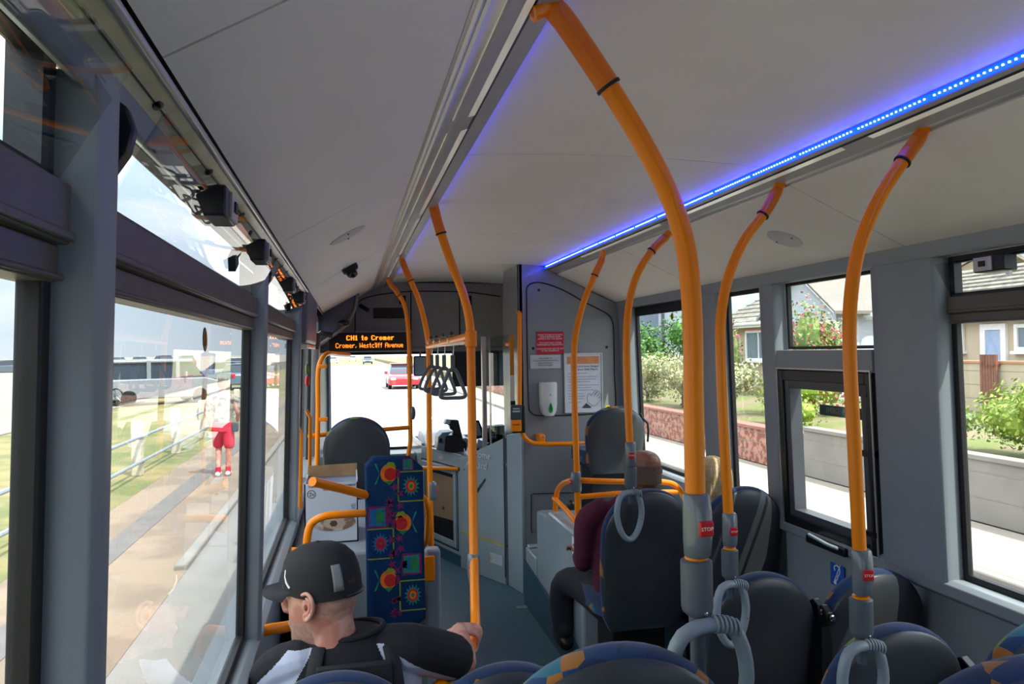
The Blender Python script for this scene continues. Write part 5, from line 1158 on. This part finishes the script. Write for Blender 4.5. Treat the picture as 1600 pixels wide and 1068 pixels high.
# ================================================================== PEOPLE
def cap(mb, pts, rad, n=16, sq=None): return mb.tube(cr(pts, 4) if len(pts) > 2 else [V(p) for p in pts], [x for x in (lerp_r(rad, len(cr(pts, 4))) if len(pts) > 2 else rad)], n, sq=sq, round_ends=True)
def lerp_r(r_, n):
    out = []
    for i in range(n):
        t_ = i/(n-1)*(len(r_)-1); k = min(int(t_), len(r_)-2); out.append(r_[k]+(r_[k+1]-r_[k])*(t_-k))
    return out
def head(mb, c, face, s=1.0, tilt=0):
    """head of about 23 cm; c = centre between the ears, face = direction it looks (z-rotation in degrees)"""
    h = MB(); rs = []
    #   z, front, back, half width
    lv = [(-.128, .062, -.0, .028), (-.120, .082, .005, .042), (-.105, .090, -.02, .053), (-.085, .091, -.055, .060), (-.06, .089, -.072, .066), (-.035, .090, -.084, .071), (-.01, .088, -.094, .075), (.02, .092, -.100, .077), (.045, .096, -.101, .077), (.07, .090, -.097, .074), (.09, .078, -.086, .066), (.105, .058, -.066, .052), (.114, .03, -.04, .03)]
    for z, f, b, w_ in lv:
        ring = []
        for j in range(32):
            a_ = 2*pi*j/32; ca, sa = cos(a_), sin(a_)
            x = (f if ca > 0 else -b)*abs(ca)**.85*(1 if ca > 0 else -1); y = w_*abs(sa)**.9*(1 if sa > 0 else -1)
            if ca > .80:                                   # brow, eye hollows, nose root, lips, chin
                side = abs(sa)
                if .0 < z < .035 and .15 < side < .6: x -= .009
                if .035 < z < .06: x += .004
                if -.075 < z < -.055 and side < .45: x += .005
                if z < -.1 and side < .4: x += .005
            ring.append(V((x, y, z)))
        rs.append(ring)
    h.rings(rs)
    nose = [V((.088, 0, .03)), V((.100, 0, .005)), V((.112, 0, -.018)), V((.108, 0, -.030)), V((.090, 0, -.036))]
    h.tube(nose, [.009, .0105, .013, .015, .012], 12, sq=(1.0, 1.0), round_ends=True)
    for sy in (-1, 1): h.sphere((.096, sy*.013, -.030), (.011, .008, .007), 10, 6)
    h.tube([(.085, -.024, -.066), (.096, -.008, -.064), (.096, .008, -.064), (.085, .024, -.066)], [.006, .008, .008, .006], 8, round_ends=True)
    h.tube([(.084, -.020, -.077), (.093, 0, -.076), (.084, .020, -.077)], [.006, .009, .006], 8, round_ends=True)
    h.sphere((.078, 0, -.112), (.020, .024, .018), 12, 8)
    T = Matrix.Translation(V(c)) @ Matrix.Rotation(R(face), 4, 'Z') @ Matrix.Rotation(R(tilt), 4, 'Y') @ Matrix.Scale(s, 4)
    mb.merge(h.xf(T)); return T
def ear(q, T, sy, M):
    pts = [(.004, .030), (-.012, .034), (-.027, .024), (-.031, .004), (-.024, -.014), (-.010, -.030), (.002, -.034), (.004, -.022)]
    y = .080*sy
    m_ = MB().tube(cr([V((x, y+sy*(.006-.35*x), z)) for x, z in pts], 4), .0052, 8, round_ends=True)
    m_.tube(cr([V((x*.62+.0, y+sy*(.003-.2*x), z*.6)) for x, z in pts[1:6]], 4), .004, 8, round_ends=True)
    m_.sphere((-.010, y+sy*.001, 0), (.020, .006, .028), 12, 8); m_.sphere((.001, y+sy*.003, -.030), (.008, .005, .010), 8, 6)
    e_ = put('ear', remeshed('ear', m_.xf(T), [M], .0022, 2), None, q)
    put('ear_canal', MB().sphere((-.004, y+sy*.006, -.002), (.006, .003, .009), 8, 6).xf(T), mat('inner_ear', '7d4636', .6), e_)
def face_parts(q, T, M=None, brow='4b3a2e'):
    for sy in (-1, 1):
        e_ = put('eye', MB().sphere((.074, sy*.032, .014), .0125, 14, 10).xf(T), mat('eye_white', 'e6e2dc', .15), q)
        put('iris', MB().sphere((.0835, sy*.032, .014), (.0045, .006, .006), 10, 8).xf(T), mat('iris_brown', '3a2c22', .1), e_)
        put('eyebrow', MB().tube([(.090, sy*.014, .036), (.091, sy*.032, .040), (.080, sy*.052, .036)], [.003, .004, .002], 8).xf(T), mat('brow_'+brow, brow, .8), q)
    put('lips', MB().tube([(.089, -.020, -.071), (.0995, 0, -.070), (.089, .020, -.071)], [.002, .0048, .002], 8).xf(T), mat('lip_rose', 'a2584c', .4), q)
def finger(mb, base, pts, r=.0088): mb.tube(cr([base]+pts, 3), lerp_r([r*1.05, r, r*.92, r*.85][:len(pts)+1] if len(pts) < 4 else [r*1.05, r, r*.95, r*.9, r*.82], len(cr([base]+pts, 3))), 10, round_ends=True)
# ---- man with the cap
hc = P(503, 938, Y=2.10)
q = thing('person', (-.05, 2.1, 0), 'person in a black cap and black and white T-shirt gripping the orange pole', 'person')
sk = MB(); T1 = head(sk, hc+V((0.0, 0, .012)), 152, 1.02, 5)
nb = hc+V((.035, -.02, -.15))
cap(sk, [hc+V((.025, -.02, -.045)), hc+V((.032, -.02, -.10)), nb, nb+V((.01, .02, -.08))], [.056, .060, .070, .085])
cap(sk, [hc+V((-.005, .005, -.085)), hc+V((.025, .0, -.125)), nb], [.038, .050, .06])
sh = V((.135, 2.08, .955)); el = V((.315, 2.21, .862)); wr_ = V((.335, 2.41, .875)); hd = P(712, 992, Y=2.50)
cap(sk, [sh, (sh+el)/2, el], [.055, .05, .043]); cap(sk, [el, el.lerp(wr_, .35), wr_], [.044, .044, .029])
cap(sk, [wr_, wr_.lerp(hd, .5), hd], [.028, .032, .036], sq=(1.15, .75))
# fingers curl over the rail end: axis of the rail near the hand
ra = P(741, 985, Y=2.62); rb = P(728, 1022, Y=2.46); ax = (rb-ra).normalized()
for i in range(4):
    k = .00+.021*i; cpt = ra.lerp(rb, .15)+ax*k-ax*.01
    kn = V((hd.x+.012, hd.y+.012-.012*i+.02, hd.z+.022-.007*i))
    out = V((.024, -.004, .012)); finger(sk, kn, [cpt+V((-.010, -.004, .030)), cpt+V((.018, 0, .020)), cpt+V((.026, .0, -.006)), cpt+V((.010, -.004, -.026))][:4], .0092-.0004*abs(i-1))
finger(sk, hd+V((-.005, -.02, -.008)), [hd+V((.02, -.03, -.028)), ra.lerp(rb, .6)+V((.0, -.012, -.030)), ra.lerp(rb, .35)+V((.016, -.010, -.026))], .0105)
put('body', remeshed('body', sk, [SKIN, mat('stubble_skin', 'b88b7b', .6, 0, .1, 60, .08, 500, mixcol='a98072')], .0042, 3,
    paint=lambda c: 1 if ((T1.inverted() @ c).z < -.048 and (T1.inverted() @ c).x > .0 and (T1.inverted() @ c).z > -.14 and c.x < .05) or (-.03 < (T1.inverted() @ c).z < .07 and (T1.inverted() @ c).x < -.03) else 0), None, q)
ear(q, T1, 1, SKIN); ear(q, T1, -1, SKIN); face_parts(q, T1)
# cap
hat = MB(); rs = []
for z, f, b, w_ in ((.018, .100, -.112, .086), (.045, .102, -.112, .087), (.075, .100, -.108, .085), (.105, .092, -.098, .077), (.125, .072, -.078, .062), (.138, .045, -.05, .040), (.143, .012, -.015, .012)):
    rs.append([V(((f if cos(a_) > 0 else -b)*cos(a_), w_*sin(a_), z+(.016*max(0, cos(a_)) if z < .06 else 0)-(.010 if z < .03 and cos(a_) < -.3 else 0))) for a_ in [2*pi*j/40 for j in range(40)]])
hat.rings(rs); CAPM = mat('cap_black', '0f1014', .75, 0, .15, 80, .25, 600)
cp_ = put('cap', hat.xf(T1), CAPM, q, smooth=50)
vz = MB(); up_, lo_ = [], []
for i in range(17):
    a_ = R(-68+136*i/16); xi, yi = .092*cos(a_), .085*sin(a_); k = cos(a_*1.15)**.5 if cos(a_*1.15) > 0 else 0
    up_.append((V((xi, yi, .036)), V((xi+.078*k, yi*.98, .030-.018*abs(sin(a_))))))
o_ = []
for (a, b) in up_: o_.append([a, a.lerp(b, .5)+V((0, 0, .006)), b, b-V((0, 0, .004)), a.lerp(b, .5)+V((0, 0, .001)), a-V((0, 0, .004))])
vz.rings(o_); put('cap_visor', vz.xf(T1), CAPM, cp_, smooth=60)
put('cap_button', MB().sphere((0, 0, .143), (.008, .008, .004), 10, 6).xf(T1), CAPM, cp_)
def onhat(a_, z, o=.0015):
    t_ = min(max((z-.045)/.08, 0), 1); f = (.102 if cos(a_) > 0 else .112)-.026*t_**1.6; w_ = .087-.022*t_**1.6; return V(((f+o)*cos(a_), (w_+o)*sin(a_), z))
lab = MB(); A0, A1 = R(132), R(147); ps = [(A0, .034), (A1, .030), (A1, .092), (A0+.06, .106), (A0, .098)]
g_ = [[onhat(A0+(A1-A0)*i/4, .030+.066*j/4, .003) for i in range(5)] for j in range(5)]
lab.add([v for r_ in g_ for v in r_], [(j*5+i, j*5+i+1, (j+1)*5+i+1, (j+1)*5+i) for i in range(4) for j in range(4)])
o = put('grey_patch', lab.xf(T1), mat('patch_grey', '77797c', .7), cp_); md = o.modifiers.new('solid', 'SOLIDIFY'); md.thickness = .0015
lg = MB(); lg.tube([onhat(R(a_), z, .0015) for a_, z in ((66, .046), (58, .058), (52, .072), (50, .088))], .0028, 6); put('white_emblem', lg.xf(T1), WHITE, cp_)
put('adjuster_strap', MB().tube([onhat(R(a_), .012, .001) for a_ in (150, 165, 180, 195, 210)], .005, 6).xf(T1), BLACKP, cp_)
hr = MB(); hr.sphere((-.094, 0, .045), (.018, .040, .026), 12, 8); put('hair', hr.xf(T1), mat('hair_brown', '3b2c22', .8, 0, .2, 80, .4, 400), q)
# T-shirt with white side panels
ts = MB(); C0 = V((.0, 2.07, 0))
rs = []
for z, hw_, d_, dx in ((.42, .20, .13, -.02), (.55, .20, .13, -.02), (.70, .205, .125, -.015), (.84, .215, .115, -.01), (.925, .215, .105, -.005), (.978, .175, .09, .0), (1.012, .115, .075, .01), (1.034, .078, .066, .015)):
    rs.append([V((dx-.02+hw_*cos(a_)*1.0, 2.09+d_*sin(a_), z)) for a_ in [2*pi*j/28 for j in range(28)]])
ts.rings(rs)
cap(ts, [V((-.14, 2.07, .965)), V((-.205, 2.09, .93)), V((-.232, 2.11, .80)), V((-.23, 2.16, .70))], [.060, .062, .058, .054])
cap(ts, [V((.07, 2.08, .985)), V((.15, 2.07, .975)), V((.22, 2.11, .940)), V((.278, 2.165, .900))], [.056, .066, .065, .066])
TB = mat('tshirt_black', '121318', .85, 0, .12, 30, .3, 500); TW = mat('tshirt_white', 'b9bfd2', .8, 0, .04, 20, .25, 500)
def tpaint(c):
    if c.y > 2.12: return 0
    xl = -.235+(.985-c.z)*-.05
    for x0, x1 in ((-.165-(1.01-c.z)*1.0, -.100-(1.01-c.z)*.62), (.058+(1.02-c.z)*.45, .066+(1.02-c.z)*1.35)):
        if x0 < c.x < x1 and .80 < c.z < 1.01: return 1
    return 0
put('t_shirt', remeshed('t_shirt', ts, [TB, TW], .0032, 8, tpaint), None, q)
put('collar', MB().tube([V((.0+.083*cos(a_), 2.09+.066*sin(a_), 1.030+.010*cos(a_))) for a_ in [2*pi*j/24 for j in range(24)]], .008, 8, True), TB, q)
put('backpack_strap', MB().tube(cr([V((-.085, 2.03, 1.015)), V((-.10, 1.985, .955)), V((-.11, 1.975, .85))], 4), .018, 8, sq=(1.2, .4)).tube(cr([V((.095, 2.03, 1.005)), V((.11, 1.985, .945)), V((.12, 1.975, .85))], 4), .018, 8, sq=(1.2, .4)).box(-.09, .10, 1.962, 1.985, .80, .985), mat('strap_black', '1a1b20', .8), q, bevel=.008)
tr = MB(); TRM = mat('jeans_dark', '1b2230', .85, 0, .1, 40, .3, 400)
for sx in (-.11, .09): cap(tr, [V((sx, 2.10, .50)), V((sx, 2.40, .52)), V((sx, 2.52, .49)), V((sx, 2.55, .25)), V((sx, 2.56, .10))], [.095, .085, .068, .055, .048])
put('trousers', remeshed('trousers', tr, [TRM], .01, 3), None, q)
for sx in (-.11, .09): put('shoe', MB().tube([(sx, 2.53, .045), (sx, 2.62, .045), (sx, 2.72, .035)], [.044, .048, .036], 12, round_ends=True), BLACKP, q)
# ---- seated passengers on the right
def sitter(label, hx, hy, hz, face, skin, topM, legM, bald=True, hairM=None, lean=0, legs=True, s=1.0, sw=.20, hair=None, leg_off=0):
    q = thing('person', (hx, hy, .12), label, 'person')
    sk = MB(); T = head(sk, (hx, hy, hz), face, s)
    cap(sk, [V((hx, hy-.005, hz-.06)), V((hx, hy-.01, hz-.14)), V((hx-lean*.3, hy-.01, hz-.20))], [.052*s, .056*s, .068*s])
    zsh = hz-.155; bx = hx-lean
    hL = V((bx-sw+.03, hy+.30, zsh-.30)); hR = V((bx+sw-.04, hy+.30, zsh-.30))
    for sgn, h_ in ((-1, hL), (1, hR)):
        e_ = V((bx+sgn*(sw+.02), hy+.06, zsh-.28)); cap(sk, [e_, h_], [.038, .028]); cap(sk, [h_, h_+V((-sgn*.01, .07, -.01))], [.034, .030], sq=(1.1, .6))
        for i in range(4): finger(sk, h_+V((-sgn*.02+.014*i*sgn, .09, 0)), [h_+V((-sgn*.02+.016*i*sgn, .125, -.008)), h_+V((-sgn*.02+.016*i*sgn, .145, -.03))], .008)
        finger(sk, h_+V((-sgn*.03, .03, .0)), [h_+V((-sgn*.055, .07, -.01)), h_+V((-sgn*.05, .095, -.02))], .0095)
    put('body', remeshed('body', sk, [skin], .0055, 3), None, q)
    for sy in (-1, 1): ear(q, T, sy, skin)
    face_parts(q, T)
    tp = MB(); rs = []
    for dz, hw_, d_ in ((-.52, .175, .125), (-.40, .19, .13), (-.25, .195, .125), (-.12, .205, .115), (-.03, .205, .10), (.02, .15, .085), (.05, .085, .07)):
        f = max(0, -dz)/.5; rs.append([V((bx+(hx-bx)*max(0, 1-f*3)*.5+hw_*sw/.2*cos(a_), hy+.0+d_*sin(a_), zsh+dz)) for a_ in [2*pi*j/28 for j in range(28)]])
    tp.rings(rs)
    for sgn in (-1, 1): cap(tp, [V((bx+sgn*sw*.72, hy, zsh-.02)), V((bx+sgn*(sw+.02), hy+.01, zsh-.08)), V((bx+sgn*(sw+.022), hy+.05, zsh-.28)), V((bx+sgn*(sw-.01), hy+.22, zsh-.31))], [.058, .062, .052, .044])
    put('jumper', remeshed('jumper', tp, [topM], .007, 5), None, q)
    tr = MB(); zl = zsh-.50
    for sgn in (-1, 1): cap(tr, [V((bx+sgn*.09, hy+.02, zl)), V((bx+sgn*.11+leg_off*.4, hy+.30, zl+.02)), V((bx+sgn*.11+leg_off, hy+.42, zl-.03)), V((bx+sgn*.11+leg_off, hy+.42, zl-.25)), V((bx+sgn*.11+leg_off, hy+.40, .24))], [.10, .088, .070, .058, .05])
    put('trousers', remeshed('trousers', tr, [legM], .009, 4), None, q)
    for sgn in (-1, 1): put('shoe', MB().tube([(bx+sgn*.11+leg_off, hy+.37, .17), (bx+sgn*.11+leg_off, hy+.48, .17), (bx+sgn*.11+leg_off, hy+.58, .16)], [.04, .045, .036], 12, round_ends=True), BLACKP, q)
    return q, T
MAR = mat('maroon_wool', '57182f', .9, 0, .1, 50, .3, 500); DKT = mat('charcoal_trousers', '22252d', .85, 0, .1, 40, .3, 400)
hp_ = P(1005, 737, Y=3.62)
q, T2 = sitter('bald person in a maroon jumper and dark trousers seated by the grey wheel box', hp_.x, 3.62, hp_.z-.005, 108, SKIN2, MAR, DKT, lean=.10, sw=.185, leg_off=-.11)
put('cropped_hair', MB().rings([[V((.003*0-.004+(-.103 if cos(a_) < 0 else -.0)*abs(cos(a_)), (.080)*sin(a_), z)) for a_ in [R(95+170*j/14) for j in range(15)]]+[V((-.0-.094*abs(cos(a_)), .072*sin(a_), z)) for a_ in [R(265-170*j/14) for j in range(15)]] for z in (-.045, -.01, .03, .045)]).xf(T2), mat('hair_grey_crop', '6b5648', .85, 0, .2, 90, .2, 500), q)
hp_ = P(1112, 748, Y=3.6)
q, T3 = sitter('person with long blonde hair in a navy top in the window seat', hp_.x, 3.6, hp_.z, 85, SKIN, mat('navy_top', '18243c', .85, 0, .1, 40, .3, 400), DKT, lean=0, s=.95, sw=.165)
hb = MB(); rn = random.Random(5)
hb.sphere((-.012, 0, .03), (.108, .092, .100), 20, 14)
for i in range(26):
    a_ = R(75+210*i/25); x, y = -.012+.10*cos(a_), .088*sin(a_)
    hb.tube(cr([V((x*.5, y*.5, .10)), V((x, y, .05)), V((x*1.06, y*1.06, -.05)), V((x*1.02+rn.uniform(-.01, .01), y*1.1, -.15)), V((x*.95+rn.uniform(-.012, .012), y*1.1, -.22-rn.random()*.03))], 3), lerp_r([.010, .014, .014, .012, .004], 13), 6)
put('hair', hb.xf(T3), mat('hair_blonde', 'd9c090', .6, 0, .25, 25, .5, 250, mixcol='c4a670'), q, smooth=60)
# ---- walker outside
rx, ry = -2.20, 14.1
q = thing('person', (rx, ry, GZ), 'person walking away on the path in red shorts, red socks and white trainers', 'person')
sk = MB(); head(sk, (rx, ry, GZ+1.60), 95, .98)
cap(sk, [V((rx, ry, GZ+1.52)), V((rx, ry, GZ+1.40))], [.055, .07])
kL = V((rx-.09, ry+.12, GZ+.50)); kR = V((rx+.10, ry-.02, GZ+.48))
cap(sk, [V((rx-.09, ry, GZ+.85)), kL, V((rx-.07, ry-.10, GZ+.12))], [.085, .058, .040]); cap(sk, [V((rx+.09, ry, GZ+.85)), kR, V((rx+.09, ry-.05, GZ+.09))], [.085, .058, .040])
for sg in (-1, 1):
    cap(sk, [V((rx+sg*.19, ry, GZ+1.38)), V((rx+sg*.26, ry-.04, GZ+1.12)), V((rx+sg*.22, ry+.12*sg+.08, GZ+.96))], [.048, .042, .032])
    hh = V((rx+sg*.22, ry+.12*sg+.08, GZ+.96)); cap(sk, [hh, hh+V((0, .03, -.05))], [.03, .03], sq=(.7, 1.1))
    for i in range(4): finger(sk, hh+V((0, .0+.018*i, -.07)), [hh+V((0, .0+.018*i, -.10)), hh+V((-.01*sg, .0+.016*i, -.13))], .008)
    finger(sk, hh+V((0, .045, -.03)), [hh+V((0, .065, -.06)), hh+V((0, .068, -.08))], .009)
put('body', remeshed('body', sk, [SKIN], .009, 3), None, q)
tp = MB().rings([[V((rx+hw_*cos(a_), ry+d_*sin(a_), GZ+z)) for a_ in [2*pi*j/24 for j in range(24)]] for z, hw_, d_ in ((.92, .17, .12), (1.05, .165, .12), (1.25, .195, .13), (1.38, .20, .11), (1.45, .11, .08))])
for sg in (-1, 1): cap(tp, [V((rx+sg*.15, ry, GZ+1.38)), V((rx+sg*.215, ry, GZ+1.32)), V((rx+sg*.25, ry-.03, GZ+1.18))], [.065, .065, .06])
put('patterned_top', remeshed('top', tp, [mat('beige_print', 'a39a88', .85, 0, .3, 14, mixcol='4a4a4c', mixw=(.5, .62))], .011, 4), None, q)
sh_ = MB().rings([[V((rx+.18*cos(a_), ry+.125*sin(a_), GZ+z)) for a_ in [2*pi*j/24 for j in range(24)]] for z in (.78, .95)])
cap(sh_, [V((rx-.09, ry, GZ+.82)), V((rx-.095, ry+.10, GZ+.56))], [.105, .095]); cap(sh_, [V((rx+.09, ry, GZ+.82)), V((rx+.105, ry-.01, GZ+.55))], [.105, .095])
put('shorts', remeshed('shorts', sh_, [mat('shorts_red', 'd8304a', .7, 0, .05)], .01, 4), None, q)
put('shoulder_bag', MB().box(rx+.17, rx+.27, ry-.12, ry+.02, GZ+.78, GZ+.95), GREYD, q, bevel=.02)
for x, y, z in ((rx-.07, ry-.10, GZ+.0), (rx+.09, ry-.05, GZ+.0)):
    s_ = put('trainer', MB().tube([(x, y-.05, z+.05), (x, y+.05, z+.05), (x, y+.16, z+.04)], [.042, .046, .036], 12, round_ends=True), WHITE, q)
    put('sock', MB().tube([(x, y, z+.07), (x, y, z+.17)], .046, 12), mat('sock_red', 'c82040', .8), s_)
    put('trainer_flash', MB().box(x-.05, x+.05, y-.03, y+.02, z+.035, z+.06), mat('sock_red', 'c82040'), s_)
put('hair', MB().sphere((rx, ry-.01, GZ+1.63), (.085, .105, .10), 14, 10), mat('hair_dark', '2d2522', .8), q)
